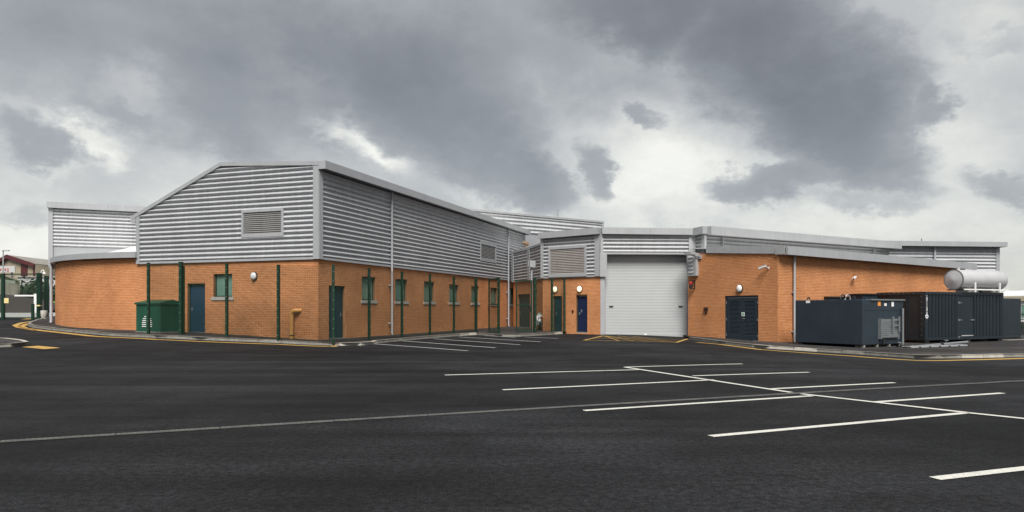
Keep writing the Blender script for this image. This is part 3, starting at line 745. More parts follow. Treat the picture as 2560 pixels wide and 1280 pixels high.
# ================================================================== REAR HALL seen over the gabled hall's eaves
rh = Wall(at(1150, 0, 53.3), at(1505, 0, 61.5))
rhall = thing('rear_hall', 'distant silver clad hall rising behind the gabled hall and the shutter block', 'building', rh.p(rh.L, 0))
zt = zat(525.5, 54.5)
cladding(rhall, rh, 0, rh.L, 7.55, [(0, zt-.1), (rh.L, zt-.1)], pitch=.30, amp=.05)
mb = MB(); wbox(mb, rh, 0, rh.L, 4.0, 7.55, -.1, .02); mb.build('flat_panel', 'flat', rhall)
fascia(rhall, rh, 0, rh.L+.1, zt, zt, .16, -.1, .16, piece=6)
mb = MB(); wbox(mb, rh, rh.L-.12, rh.L+.1, 4, zt-.16, -.3, .14); mb.build('corner_flashing', 'trim', rhall)
mb = MB(); mb.prism([rh.p(0, 0, -.15), rh.p(0, zt-.1, -.15), rh.p(rh.L, zt-.1, -.15), rh.p(rh.L, 0, -.15)], Vector((-rh.n.x*9, -rh.n.y*9, 0))); mb.build('rear_wall', 'flat', rhall)
u = rh.u(1402); mb = MB(); mb.tube([rh.p(u, zt-.1, -.4), rh.p(u, zt+.75, -.4)], .03, 6); mb.build('roof_aerial', 'steel', rhall)

# ================================================================== THE LINK between the halls
l1 = Wall(at(1284, 0, 50.5), at(1326, 0, 47.0)); l2 = Wall(at(1326, 0, 47.0), at(1362, 0, 43.6))
link = thing('link_block', 'narrow silver clad link over brick, between the gabled hall and the shutter block', 'building', l1.p(0, .12))
CBL = 3.36; ZTL = 5.6
ld = l1.rect(1295, 1325, 740, 826); ld = (ld[0], ld[1], .12, 2.42)
brick_wall(link, l1, lambda u: .05, lambda u: CBL, [ld]); brick_wall(link, l2, lambda u: .05, lambda u: CBL)
door(link, l1, ld, 'door_teal')
cladding(link, l1, .3, l1.L-.25, CBL+.06, [(0, ZTL-.1), (l1.L, ZTL-.1)]); cladding(link, l2, .2, l2.L, CBL+.06, [(0, ZTL-.1), (l2.L, ZTL-.1)])
mb = MB()
wbox(mb, l1, -.1, .32, CBL, ZTL, .0, .14); mb.build('corner_flashing', 'trim', link)
mb = MB(); wbox(mb, l1, l1.L-.26, l1.L+.02, CBL, ZTL-.1, .0, .139); wbox(mb, l2, .0, .24, CBL, ZTL-.1, .0, .14); mb.build('corner_flashing', 'trim', link)
mb = MB(); wbox(mb, l1, .32, l1.L, ZTL-.16, ZTL, .0, .145); mb.build('cap_flashing', 'trim', link)
mb = MB(); wbox(mb, l2, .0, l2.L, ZTL-.14, ZTL, .0, .142); mb.build('cap_flashing', 'trim', link)
mb = MB(); wbox(mb, l1, .32, l1.L-.26, CBL-.02, CBL+.08, .0, .10); mb.build('drip_flashing', 'trim', link)
mb = MB(); wbox(mb, l2, .24, l2.L, CBL-.02, CBL+.08, .0, .10); mb.build('drip_flashing', 'trim', link)
mb = MB(); q = [l1.p(0, ZTL-.05), l1.p(l1.L, ZTL-.05), l2.p(l2.L, ZTL-.05), Vector((4.5, 52, ZTL-.05)), Vector((1.0, 54, ZTL-.05))]; mb.prism(q, (0, 0, .06)); mb.build('roof', 'roofing', link)
cw = thing('roof_cowl', 'small orange brown ventilation cowl on the link roof beside the gabled hall', 'cowl', at(1316, 614, 48.8))
p = at(1314, 609, 48.8); mb = MB(); mb.tube([(p.x, p.y, ZTL-.02), (p.x, p.y, p.z-.05)], .07, 12); mb.build('stem', 'cowl', cw, smooth=True)
mb = MB(); mb.tube([p+Vector((-.22, 0, .05)), p+Vector((.02, 0, .03)), p+Vector((.24, 0, -.08))], [.12, .15, .13], 14); mb.build('hood', 'cowl', cw, smooth=True)
mb = MB(); mb.tube([p+Vector((-.235, 0, .05)), p+Vector((-.215, 0, .05))], .10, 14); mb.build('mouth', 'dark', cw, smooth=True)
wall_light(l2, l2.u(1341), l2.z(1341, 726), .01, 'white round bulkhead light in the recess above the motorcycle')

# ================================================================== THE SHUTTER BLOCK (centre right)
B1 = at(1357, 0, 40.9); B2 = at(1501, 0, 38.5); B3 = at(1738, 0, 38.7); B4 = at(1765, 0, 37.9); B5 = at(2238, 0, 46.9)
bl = Wall(B1, B2); bf = Wall(B2, B3); bc = Wall(B3, B4); br = Wall(B4, B5)
blk = thing('shutter_block', 'silver clad block with a big grey roller shutter and taupe louvre', 'building', (B2.x, B2.y, 0))
ZT = 5.92; CBB = zat(690.5, 38.5)
d1 = bl.rect(1383, 1405, 740, 826); d2 = bl.rect(1440.5, 1468.5, 738, 829.5)
d1 = (d1[0], d1[1], .1, d1[3]); d2 = (d2[0], d2[1], .1, d2[3])
brick_wall(blk, bl, lambda u: -.08, lambda u: CBB, [d1, d2])
door(blk, bl, d1, 'door_teal'); door(blk, bl, d2, 'door_blue', hinge=1)
mb = MB(); s = d2; wbox(mb, bl, s[0]+.24, s[0]+.32, s[2]+1.12, s[2]+1.28, -.13, -.122); mb.build('push_plate', 'steel', blk)
lv = bl.rect(1374, 1469, 616, 692); lv = (lv[0], lv[1], CBB+.02, lv[3])
cladding(blk, bl, .1, bl.L-.2, CBB+.06, [(0, ZT-.35), (bl.L, ZT-.35)], [lv])
louvre(blk, bl, lv, .14, .09, 'louvre_brown', off=.14)
mb = MB(); wbox(mb, bl, -.08, .12, CBB, ZT-.35, -.2, .12); mb.build('corner_flashing', 'trim', blk)
mb = MB(); wbox(mb, bl, bl.L-.30, bl.L+.02, CBB, ZT-.35, -.1, .13); mb.build('corner_flashing', 'trim', blk)
mb = MB(); wbox(mb, bl, .12, bl.L-.30, CBB-.03, CBB+.07, .0, .1); mb.build('drip_flashing', 'trim', blk)
fascia(blk, bl, -.1, bl.L+.05, ZT-.02, ZT, .36, .0, .32, piece=2.2)
# shutter wall
su0, su1 = bf.u(1512), bf.u(1722.5); zsh = zat(637, 38.6); zg0 = -.05; zg1 = -.21
mb = MB(); wbox(mb, bf, .0, su0, -.1, zsh-.0, -.45, .02); mb.build('jamb', 'trim', blk)
mb = MB(); wbox(mb, bf, -.05, .34, CBB-.03, zsh+.05, .03, .16); mb.build('corner_flashing', 'trim', blk)
mb = MB(); wbox(mb, bf, su0, su1+.4, zsh, zsh+.10, -.45, .05); mb.build('lintel', 'trim', blk)
cladding(blk, bf, .12, bf.u(1722), zsh+.10, [(0, ZT-.32), (bf.L, ZT-.32)], pitch=.215)
mb = MB(); wbox(mb, bf, -.02, .14, zsh+.02, ZT-.35, .0, .14); mb.build('corner_flashing', 'trim', blk)
mb = MB(); wbox(mb, bf, bf.u(1720), bf.u(1738), zsh+.0, ZT-.35, .0, .15); mb.build('corner_flashing', 'trim', blk)
mb = MB(); wbox(mb, bf, .14, bf.u(1720), zsh+.02, zsh+.12, .0, .11); mb.build('drip_flashing', 'trim', blk)
fascia(blk, bf, .05, bf.L+.1, ZT, ZT-.04, .36, .0, .32, piece=3.0)
sh = MB(); wbox(sh, bf, su0, su1, -.3, zsh, -.55, -.45); shut = sh.build('roller_shutter', 'dark', blk)
nl = 52; hl = (zsh-zg0)/nl; lm = MB(); W2 = (su1-su0)/2; k = 6
for i in range(k+1):
    t = i/k; lm.v += [(-W2, -.006*math.sin(math.pi*t)**.7, hl*(t-.5)), (W2, -.006*math.sin(math.pi*t)**.7, hl*(t-.5))]
lm.f = [(2*i, 2*i+1, 2*i+3, 2*i+2) for i in range(k)]
LATH = raw_mesh('shutter_lath', lm, 'shutter')
for p in LATH.polygons: p.use_smooth = True
um = (su0+su1)/2
for i in range(nl): share(LATH, 'shutter_lath', shut, bf.p(um, zg0+hl*(i+.5), -.40), bf.ang)
mb = MB(); wbox(mb, bf, su0, su1, -.28, zg0+.06, -.43, -.36); mb.build('bottom_rail', 'shutter', shut)
for px in (1531, 1706):
    u = bf.u(px); z = zat(766, 38.6); mb = MB(); wbox(mb, bf, u-.11, u+.11, z-.025, z+.025, -.38, -.345); mb.build('lifting_handle', 'black', shut)
mb = MB(); wbox(mb, bf, um-.08, um+.08, zg0+.0, zg0+.09, -.36, -.34); mb.build('shutter_lock', 'white', shut)
mb = MB(); wbox(mb, bf, su1-.01, su1+.9, -.3, zsh, -.6, -.36); mb.build('jamb', 'trim', blk)
mb = MB(); wbox(mb, bf, su0, su0+.10, -.3, zsh, -.45, -.30); mb.build('guide_rail', 'pipe_grey', shut)
# the turn at the right of the shutter and the long upper side behind the brick annexe
cladding(blk, bc, .05, bc.L-.2, zat(636, 38.4), [(0, ZT-.32), (bc.L, ZT-.32)], pitch=.215)
mb = MB(); wbox(mb, bc, bc.L-.22, bc.L+.04, zat(636, 38.3), ZT-.35, .0, .14); mb.build('corner_flashing', 'trim', blk)
mb = MB(); wbox(mb, bc, -.15, bc.L+.1, zat(637.5, 38.3)-.09, zat(636, 38.3), -.2, .16); mb.build('drip_flashing', 'trim', blk)
fascia(blk, bc, .0, bc.L+.12, ZT-.04, ZT, .40, .0, .34, piece=3)
cladding(blk, br, .1, br.L-.3, 4.3, [(0, ZT-.35), (br.L, ZT-.35)], off=-.25)
fascia(blk, br, -.02, br.L+.1, ZT-.01, ZT-.01, .46, .1, .40, piece=3.2)
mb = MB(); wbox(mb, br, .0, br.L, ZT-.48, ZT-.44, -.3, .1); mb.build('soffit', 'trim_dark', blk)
for px in (1812, 2190):
    u = br.u(px); mb = MB(); wbox(mb, br, u-.06, u+.06, 4.2, ZT-.46, -.2, -.1); mb.build('clad_joint', 'trim', blk)
mb = MB(); P = [B1, B2, B3, B4, B5, B5+Vector((-6, 10, 0)), B1+Vector((2.5, 12, 0))]
mb.prism([Vector((q.x, q.y, ZT-.2))+Vector((0, .25, 0)) for q in P], (0, 0, .1)); mb.build('roof', 'roofing', blk)
# the little clad box hung beside the shutter
ax = Wall(at(1720.5, 0, 38.15), at(1945, 0, 33.1))
hu0, hu1 = ax.u(1724), ax.u(1747); z1 = ax.z(1735, 634); z0 = ax.z(1735, 690)
mb = MB(); wbox(mb, ax, hu0, hu1, z0, z1, .0, .22); hood = mb.build('clad_box', 'trim', blk)
cladding(blk, ax, hu0+.12, hu1-.2, z0+.08, [(hu0, z1-.1), (hu1, z1-.1)], off=.24, amp=.02)
wall_light(bl, bl.u(1389.5), bl.z(1389.5, 723.5), .01, 'lit cream bulkhead light above the fenced dark door', True)
wall_light(bl, bl.u(1450.5), bl.z(1450.5, 722.5), .01, 'lit cream bulkhead light above the bright blue door', True)
u = bl.u(1432); z = bl.z(1432, 779); t = thing('door_button', 'small dark button plate left of the bright blue door', 'button', bl.p(u, z, .01))
mb = MB(); wbox(mb, bl, u-.05, u+.05, z-.09, z+.09, .01, .035); mb.build('plate', 'black', t)
mb = MB(); wbox(mb, bl, u-.02, u+.02, z+.01, z+.05, .035, .05); mb.build('push_button', 'red', t)

# ================================================================== THE BRICK ANNEXE (right)
an = thing('brick_annexe', 'low orange brick annexe with grey fascia and dark double doors, right of the shutter', 'building', (12.7, 33.1, -.2))
C1 = Vector((ax.a.x+ax.d.x*ax.L, ax.a.y+ax.d.y*ax.L)); ad = Vector((.84, .5426)).normalized(); ar = Wall(C1, C1+ad*18.4)
dd_ = ax.rect(1812.5, 1896, 738, 851); zd0 = -.16
ddo = (dd_[0], dd_[1], zd0, ax.z(1854, 738.5))
ftop = lambda u: 4.47-.36*u/ax.L
brick_wall(an, ax, lambda u: floor(ax, u, -.14), ftop, [ddo], singles=150, near=lambda u, z: ax.p(u, z).length+abs(z-1.6)*.3)
ztr = lambda u: 4.12-.04*u/ar.L
brick_wall(an, ar, lambda u: floor(ar, u, -.1), ztr, (), singles=150, near=lambda u, z: ar.p(u, z).length+abs(z-2.4)*.3, phase=.05)
fascia(an, ax, ax.u(1768), ax.L+.1, 4.76, 4.41, .36, -.05, .10, piece=6)
fascia(an, ar, .1, ar.L+.5, 4.40, 4.24, .40, .34, .46, piece=3.6)
mb = MB(); wbox(mb, ax, ax.L-.06, ax.L+.46, 4.02, 4.39, .10, .14); mb.build('fascia_return', 'trim', an)
mb = MB(); wbox(mb, ar, .0, ar.L+.4, 3.98, 4.02, -.05, .34); mb.build('soffit', 'trim_dark', an)
mb = MB(); mb.quad(ax.p(0, 4.72, -.1), ax.p(ax.L, 4.36, -.1), ar.p(ar.L, 4.2, -.1), ar.p(ar.L-2, 4.6, -6)); mb.build('roof', 'roofing', an)
downpipe(an, ar, ar.u(1980), floor(ar, 1, -.1), 4.05, off=.14, r=.055)
# double doors
u0, u1, z0, z1 = ddo; dm = MB(); dp = -.05
for a, b, c, e in ((u0, u0+.08, z0, z1), (u1-.08, u1, z0, z1), (u0+.08, u1-.08, z1-.12, z1)): wbox(dm, ax, a, b, c, e, dp-.08, dp+.02)
dfr = dm.build('double_door', 'door_grey', an); mid = (u0+u1)/2
for a, b in ((u0+.085, mid-.004), (mid+.004, u1-.085)):
    lf = MB()
    for p, q, c, e in ((a, a+.16, z0+.02, z1-.125), (b-.16, b, z0+.02, z1-.125), (a+.16, b-.16, z0+.02, z0+.25), (a+.16, b-.16, z1-.30, z1-.125)): wbox(lf, ax, p, q, c, e, dp-.06, dp-.0)
    leaf = lf.build('door_leaf', 'door_grey', dfr)
    nsl = 26; sp = (z1-.30-z0-.25)/nsl; L2 = (b-a-.32)/2; sm = MB()
    sm.add([(-L2, -.022, -sp*.5), (L2, -.022, -sp*.5), (L2, .02, sp*.5), (-L2, .02, sp*.5), (-L2, -.022, -sp*.38), (L2, -.022, -sp*.38)], [(0, 1, 5, 4), (4, 5, 2, 3)])
    me = raw_mesh('louvre_blade', sm, 'door_grey')
    for i in range(nsl): share(me, 'louvre_blade', dfr, ax.p((a+b)/2, z0+.25+sp*(i+.5), dp-.025), ax.ang)
    bkp = MB(); wbox(bkp, ax, a+.16, b-.16, z0+.25, z1-.30, dp-.075, dp-.07); bkp.build('louvre_back', 'dark', dfr)
    for z in (.25, 1.05, 1.9):
        hg = MB(); wbox(hg, ax, (a-.03 if a < mid-.3 else b-.01), (a+.01 if a < mid-.3 else b+.03), z0+z-.06, z0+z+.06, dp+.02, dp+.04); hg.build('hinge', 'steel', dfr)
mb = MB(); wbox(mb, ax, mid-.02, mid+.02, z0+.02, z1-.125, dp+.0, dp+.012); mb.build('meeting_strip', 'door_grey', dfr)
mb = MB(); wbox(mb, ax, u0-.02, u1+.02, z0-.12, z0+.015, -.2, .04); mb.build('threshold', 'sill', dfr)
uc, zc = ax.u(1856.5), ax.z(1856.5, 785.5)
mb = MB(); wbox(mb, ax, uc-.095, uc+.095, zc-.095, zc+.095, dp+.012, dp+.018); sg = mb.build('safety_sign', 'white', dfr)
mb = MB(); wbox(mb, ax, uc-.065, uc+.065, zc-.022, zc+.022, dp+.018, dp+.022); wbox(mb, ax, uc-.03, uc+.03, zc+.022, zc+.07, dp+.018, dp+.022); wbox(mb, ax, uc-.03, uc+.03, zc-.07, zc-.022, dp+.018, dp+.022); mb.build('sign_symbol', 'sign_green', dfr)
mb = MB(); wbox(mb, ax, uc-.02, uc+.14, zc-.24, zc-.20, dp+.03, dp+.06); wbox(mb, ax, uc-.02, uc+.01, zc-.24, zc-.20, dp+.012, dp+.03); mb.build('lever_handle', 'steel', dfr)
mb = MB(); wbox(mb, ax, uc-.02, uc+.02, zc-.34, zc-.29, dp+.012, dp+.03); mb.build('lock_cylinder', 'steel', dfr)
wall_light(ax, ax.u(1851), ax.z(1851, 721.5), .01, 'white round bulkhead light above the dark double doors', r=.19)

# cameras, beacon and controls on the annexe front
def cctv(w, u, z, off, name, label, cat, aim, s=1.):
    b = w.p(u, z, off); t = thing(name, label, cat, b); n = Vector((w.n.x, w.n.y, 0)); d = Vector((w.d.x, w.d.y, 0))
    mb = MB(); mb.obox(b+n*.02, w.d, .12*s, .04, .14*s); mb.build('base_plate', 'white', t)
    e = b+n*.30*s+d*aim*.10*s+Vector((0, 0, .06*s)); mb = MB(); mb.tube([b+n*.03, b+n*.18*s+Vector((0, 0, -.02)), e], .026*s, 10); mb.build('bracket_arm', 'steel', t, smooth=True)
    f = e+d*aim*.42*s+n*.10*s+Vector((0, 0, -.10*s)); g = e-d*aim*.10*s+Vector((0, 0, .06*s))
    mb = MB(); mb.tube([g, f], .072*s, 12); mb.build('camera_body', 'white', t, smooth=True)
    mb = MB(); mb.tube([f, f+(f-g).normalized()*.02], .06*s, 12); mb.build('lens', 'black', t, smooth=True)
    v = (f-g).normalized(); mb = MB(); c = (f+g)/2+Vector((0, 0, .085*s)); P = []
    side_v = v.cross(Vector((0, 0, 1))).normalized(); upv = side_v.cross(v).normalized()
    for hh in (0, .012):
        for a, q in ((-1, -1), (1, -1), (1, 1), (-1, 1)): P.append(c+v*a*.30*s+side_v*q*.08*s+upv*hh)
    mb.hexa(P); mb.build('sun_shield', 'white', t)
    return t
cctv(ax, ax.u(1922), ax.z(1922, 670), .01, 'security_camera', 'white bullet security camera high on the annexe wall near its corner', 'camera', -1, .68)
cctv(ar, ar.u(2131), ar.z(2131, 697), .01, 'security_camera', 'tiny pale security camera on the long annexe wall above the blue tank', 'camera', -1, .6)
u = ax.u(1752); z = ax.z(1752, 642); b = ax.p(u, z, .02); n = Vector((ax.n.x, ax.n.y, 0)); d = Vector((ax.d.x, ax.d.y, 0))
fl = thing('floodlight', 'grey floodlight on a short arm at the top right corner of the shutter', 'floodlight', b)
mb = MB(); mb.obox(b+n*.04, ax.d, .2, .08, .22); mb.build('base_plate', 'pipe_grey', fl)
e = b+n*.55-d*.25+Vector((0, 0, .12)); mb = MB(); mb.tube([b+n*.06, e], .035, 8); mb.build('arm', 'steel', fl, smooth=True)
mb = MB(); mb.obox(e+Vector((0, 0, .05)), ax.d, .52, .36, .12); mb.build('lamp_head', 'pipe_grey', fl)
mb = MB(); mb.obox(e+Vector((0, 0, -.02)), ax.d, .44, .30, .02); mb.build('lamp_glass', 'lamp_white', fl)
u = ax.u(1735); z = ax.z(1735, 712); b = ax.p(u, z, .02)
be = thing('alarm_beacon', 'red alarm beacon on a black bracket beside the roller shutter', 'beacon', b)
mb = MB(); wbox(mb, ax, u+.02, u+.09, z-.24, z+.24, .0, .03); wbox(mb, ax, u+.0, u+.08, z+.19, z+.23, .03, .30); wbox(mb, ax, u+.0, u+.08, z-.23, z-.19, .03, .30); mb.build('bracket', 'black', be)
q = ax.p(u, z, .24); mb = MB(); mb.tube([q+Vector((0, 0, .0)), q+Vector((0, 0, .06)), q+Vector((0, 0, .17)), q+Vector((0, 0, .22))], [.075, .085, .075, .03], 14); mb.build('lens_dome', 'red', be, smooth=True)
mb = MB(); mb.tube([q+Vector((0, 0, -.19)), q+Vector((0, 0, .0))], .10, 14); mb.build('sounder_body', 'black', be, smooth=True)
u = ax.u(1766.5); z = ax.z(1766.5, 773); ct = thing('shutter_control', 'dark red shutter control box on the brick beside the shutter', 'control box', ax.p(u, z, .01))
mb = MB(); wbox(mb, ax, u-.11, u+.11, z-.09, z+.10, .01, .12); mb.build('box', 'black', ct)
for i, m_ in ((-1, 'red'), (1, 'black')):
    mb = MB(); mb.tube([ax.p(u+.05*i, z+.02, .12), ax.p(u+.05*i, z+.02, .15)], .032, 10); mb.build('push_button', m_, ct, smooth=True)
mb = MB(); wbox(mb, ax, u-.03, u+.04, z-.24, z-.17, .01, .07); mb.build('key_switch', 'black', ct)

# ================================================================== FAR RIGHT HALL
fr_ = Wall(at(2080, 0, 60.3), at(2494, 0, 62.0)); frh = thing('far_hall', 'distant silver clad hall with dark recessed eaves behind the brick annexe', 'building', fr_.p(fr_.L, 0))
zt = 7.33
cladding(frh, fr_, 0, fr_.L-.2, 2.6, [(0, zt-.4), (fr_.L, zt-.4)], pitch=.30, amp=.055)
mb = MB(); wbox(mb, fr_, fr_.L-.25, fr_.L+.1, 0, zt-.38, -.3, .14); mb.build('corner_flashing', 'trim', frh)
fascia(frh, fr_, -.1, fr_.L+.4, zt, zt, .42, .45, .65, piece=5)
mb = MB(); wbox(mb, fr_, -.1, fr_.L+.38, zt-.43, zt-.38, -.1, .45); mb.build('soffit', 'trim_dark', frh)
mb = MB(); wbox(mb, fr_, 0, fr_.L, 0, 2.7, -.2, .02); mb.build('flat_panel', 'flat', frh)
mb = MB(); mb.prism([fr_.p(0, 0, -.2), fr_.p(0, zt-.05, -.2), fr_.p(fr_.L+.2, zt-.05, -.2), fr_.p(fr_.L+.2, 0, -.2)], Vector((-fr_.n.x*10, -fr_.n.y*10, 0))); mb.build('rear_wall', 'flat', frh)
downpipe(frh, fr_, fr_.u(2333), 2.5, zt-.4, off=.2, r=.10)
u = fr_.u(2300); mb = MB(); mb.tube([fr_.p(u, zt-.05, .2), fr_.p(u, zt+.28, .2)], .04, 6); mb.build('roof_aerial', 'steel', frh)

# ================================================================== GREEN MESH FENCE, GATES
FH = 3.03
def mesh_panel(a, b, z0a, z0b, z1a, z1b, parent, inset=.03, hp=.0165, vp=.0762, r=.0022):
    "welded anti-climb mesh between two posts: many thin level wires and upright wires"
    a = Vector(a); b = Vector(b); L = (b-a).length; d = (b-a)/L; n = Vector((d.y, -d.x)); mb = MB()
    def bar(p, q, h, w_):
        up = Vector((0, 0, h)) if abs((q-p).z) < (q-p).length*.7 else Vector((d.x*h, d.y*h, 0)); nn = Vector((n.x*w_, n.y*w_, 0))
        P = [p+up, p+nn, p-up, p-nn, q+up, q+nn, q-up, q-nn]; mb.add(P, [(0, 1, 5, 4), (1, 2, 6, 5), (2, 3, 7, 6), (3, 0, 4, 7)])
    k = int((z1a-z0a)/hp)
    for i in range(k+1):
        t = i/k; za = z0a+(z1a-z0a)*t; zb = z0b+(z1b-z0b)*t
        bar(Vector((a.x+d.x*inset, a.y+d.y*inset, za)), Vector((b.x-d.x*inset, b.y-d.y*inset, zb)), r, r)
    k = max(1, int((L-2*inset)/vp))
    for i in range(k+1):
        s = inset+(L-2*inset)*i/k; t = s/L; p = a+d*s
        bar(Vector((p.x, p.y, z0a+(z0b-z0a)*t)), Vector((p.x, p.y, z1a+(z1b-z1a)*t)), .002, .002)
    o = mb.build('mesh_panel', 'green', parent); o['kind'] = 'stuff'; return o
def fpost(p, parent, w_=.08, h=FH, d=(1, 0), clamps=True):
    z = G(p[0], p[1])+KH-.02; mb = MB(); mb.obox((p[0], p[1], z+h/2), d, w_, w_*.9, h); o = mb.build('post', 'green', parent)
    c = MB(); c.obox((p[0], p[1], z+h+.012), d, w_+.012, w_*.9+.012, .024); c.build('post_cap', 'green', o)
    if clamps:
        bo = MB(); n = Vector((d[1], -d[0])).normalized()
        for i in range(8): bo.obox((p[0]+n.x*(w_*.45+.006), p[1]+n.y*(w_*.45+.006), z+.2+i*.37), d, .03, .014, .03)
        bo.build('clamp_bolt', 'steel', o)['kind'] = 'stuff'
    return o
def fence(name, label, pts, cat='fence', wide=()):
    z0 = G(*pts[0]); t = thing(name, label, cat, (pts[0][0], pts[0][1], z0+KH))
    for i, p in enumerate(pts):
        q = pts[min(i+1, len(pts)-1)]; o = pts[max(i-1, 0)]; d = Vector((q[0]-o[0], q[1]-o[1])).normalized(); fpost(p, t, .14 if i in wide else .10, FH+(.03 if i in wide else 0), d)
    for a, b in zip(pts, pts[1:]):
        za, zb = G(*a)+KH, G(*b)+KH; mesh_panel(a, b, za+.04, zb+.04, za+FH-.03, zb+FH-.03, t)
    return t
def xy(px, Y): return (kx(px)*Y, Y)
corner_p = xy(833, 27.0)
fence('mesh_fence', 'long green mesh security fence turning the corner in front of the gabled hall',
      [xy(371, 29.65), xy(452.5, 29.4), xy(567, 28.75), xy(696, 27.95), corner_p, xy(923, 29.35), xy(1005, 32.0), xy(1075, 34.6), xy(1135, 37.1), xy(1190, 39.4)], wide=(1, 9))
p = xy(458.5, 29.45); st = thing('fence_stub_post', 'short green stub post against the second fence post, right of the cabinet', 'post', (p[0], p[1], G(*p)+KH))
fpost(p, st, .09, FH-.14, (1, -.3), False)
p = xy(1411, 39.45)
fence('mesh_fence', 'short green mesh fence run ending at the brick wall by the blue door', [xy(1337, 38.7), xy(1380, 39.2), p], wide=(0,))
def gate_leaf(name, label, a, b, z0, z1, latch=None):
    a = Vector(a); b = Vector(b); d = (b-a).normalized(); L = (b-a).length; t = thing(name, label, 'gate', (a.x, a.y, G(a.x, a.y)+KH)); mb = MB(); m = (a+b)/2
    for q in (a+d*.03, b-d*.03): mb.obox((q.x, q.y, (z0+z1)/2), d, .06, .06, z1-z0)
    for z in (z0+.03, z1-.03, (z0+z1)/2+.05): mb.obox((m.x, m.y, z), d, L-.12, .05, .06)
    mb.build('gate_frame', 'green', t); mesh_panel(a, b, z0+.06, z0+.06, z1-.06, z1-.06, t, .06)
    q = a+d*.12 if latch is None else b-d*.12; n = Vector((d.y, -d.x)); h = MB(); h.obox((q.x+n.x*.05, q.y+n.y*.05, z0+1.25), d, .08, .06, .26); h.build('latch', 'black', t)
    return t
gate_leaf('mesh_gate', 'open green mesh gate leaf standing right of the long fence', xy(1222, 37.4), xy(1246, 36.4), .17, 3.05)
gate_leaf('mesh_gate', 'closed green mesh gate leaf in front of the teal link door', xy(1290, 38.2), xy(1330, 38.5), .17, 3.02, 1)
pg = xy(1246.5, 36.3); st = thing('gate_post', 'green hinge post of the open mesh gate leaf', 'post', (pg[0], pg[1], .12)); fpost(pg, st, .10, 2.95, (1, -.8))

# pole with lamp head in front of the link
P = xy(1329, 41.5); pole = thing('lamp_pole', 'slim pale lamp pole with grey box head before the link', 'lamp post', (P[0], P[1], .1))
mb = MB(); mb.tube([(P[0], P[1], .1), (P[0], P[1], zat(668, 41.5))], .058, 10); mb.build('pole', 'pipe_grey', pole, smooth=True)
zh = zat(660, 41.5); mb = MB(); mb.obox((P[0]+.03, P[1]-.05, zh), (1, .2), .34, .30, .40); mb.build('lamp_head', 'pipe_grey', pole)
mb = MB(); mb.obox((P[0]-.22, P[1]-.1, zh+.02), (.35, -1), .30, .05, .36); mb.build('side_visor', 'trim', pole)

# ================================================================== GREEN CABINET
K1 = Vector(xy(340.5, 31.2)); K2 = Vector(xy(402, 30.45)); kd = (K2-K1).normalized(); kn = Vector((kd.y, -kd.x)); kw = (K2-K1).length; kdp = 1.15
zc = G(K1.x, K1.y)+KH-.03; kz = zat(760, 30.8); kr_ = kz+.14
cab = thing('utility_cabinet', 'dark green utility cabinet with white louvre slots and pitched lid, by the curved wing', 'cabinet', (K1.x, K1.y, zc))
kwall = Wall(K1, K2); mb = MB(); wbox(mb, kwall, 0, kw, zc, kz, -kdp, 0); body = mb.build('body', 'green_cab', cab)
mb = MB()
V3 = lambda u, z, o: kwall.p(u, z, o)
mb.prism([V3(-.05, kz-.02, .06), V3(-.05, kz+.06, .06), V3(-.05, kr_+.05, -kdp/2), V3(-.05, kz+.06, -kdp-.06), V3(-.05, kz-.02, -kdp-.06)], Vector((kd.x*(kw+.1), kd.y*(kw+.1), 0))); mb.build('lid', 'green_cab', cab)
mb = MB(); wbox(mb, kwall, kw*.44, kw*.46, zc+.04, kz-.04, .0, .008); mb.build('door_seam', 'dark', cab)
for i in range(6):
    z = zc+.26+i*.088; hw = [.30, .30, .29, .27, .22, .13][i]
    for a, b in ((kw*.43-hw, kw*.43-.03), (kw*.50, kw*.50+hw*.85)):
        mb = MB(); wbox(mb, kwall, a, b, z, z+.036, .0, .02); mb.build('louvre_slot', 'white', cab)
mb = MB(); wbox(mb, kwall, -.03, kw+.03, zc-.05, zc+.05, -kdp-.03, .03); mb.build('plinth', 'concrete', cab)

# ================================================================== MOTORCYCLE in the recess (seen nearly head on)
mx, my = 1.70, 43.2; mz = .12
mo = thing('motorcycle', 'white and red motorcycle parked head on in the brick recess', 'motorcycle', (mx, my, mz))
V = lambda x, y, z: Vector((mx+x, my+y, mz+z))
def wheel(yc, r):
    mb = MB(); S, T = 24, 8
    for i in range(S):
        a = 2*math.pi*i/S
        for j in range(T):
            b = 2*math.pi*j/T; rr = r-.06+.06*math.cos(b); mb.v.append(tuple(V(.055*math.sin(b), yc+rr*math.cos(a), r+rr*math.sin(a))))
    for i in range(S):
        for j in range(T): mb.f.append((i*T+j, i*T+(j+1) % T, ((i+1) % S)*T+(j+1) % T, ((i+1) % S)*T+j))
    w_ = mb.build('wheel', 'rubber', mo, smooth=True)
    h = MB(); h.tube([V(-.03, yc, r), V(.03, yc, r)], .17, 16); h.build('rim', 'steel', w_, smooth=True)
wheel(-.70, .30); wheel(.70, .30)
for s in (-1, 1):
    mb = MB(); mb.tube([V(.09*s, -.70, .30), V(.10*s, -.52, .78)], .028, 8); mb.build('fork_leg', 'steel', mo, smooth=True)
    mb = MB(); mb.tube([V(.08*s, -.42, .86), V(.26*s, -.40, .88), V(.33*s, -.30, .86)], .017, 8); mb.build('handlebar', 'black', mo, smooth=True)
    mb = MB(); mb.tube([V(.30*s, -.42, .88), V(.33*s, -.44, 1.0)], .01, 6); mb.obox(V(.34*s, -.45, 1.02), (1, 0), .12, .03, .07); mb.build('mirror', 'black', mo)
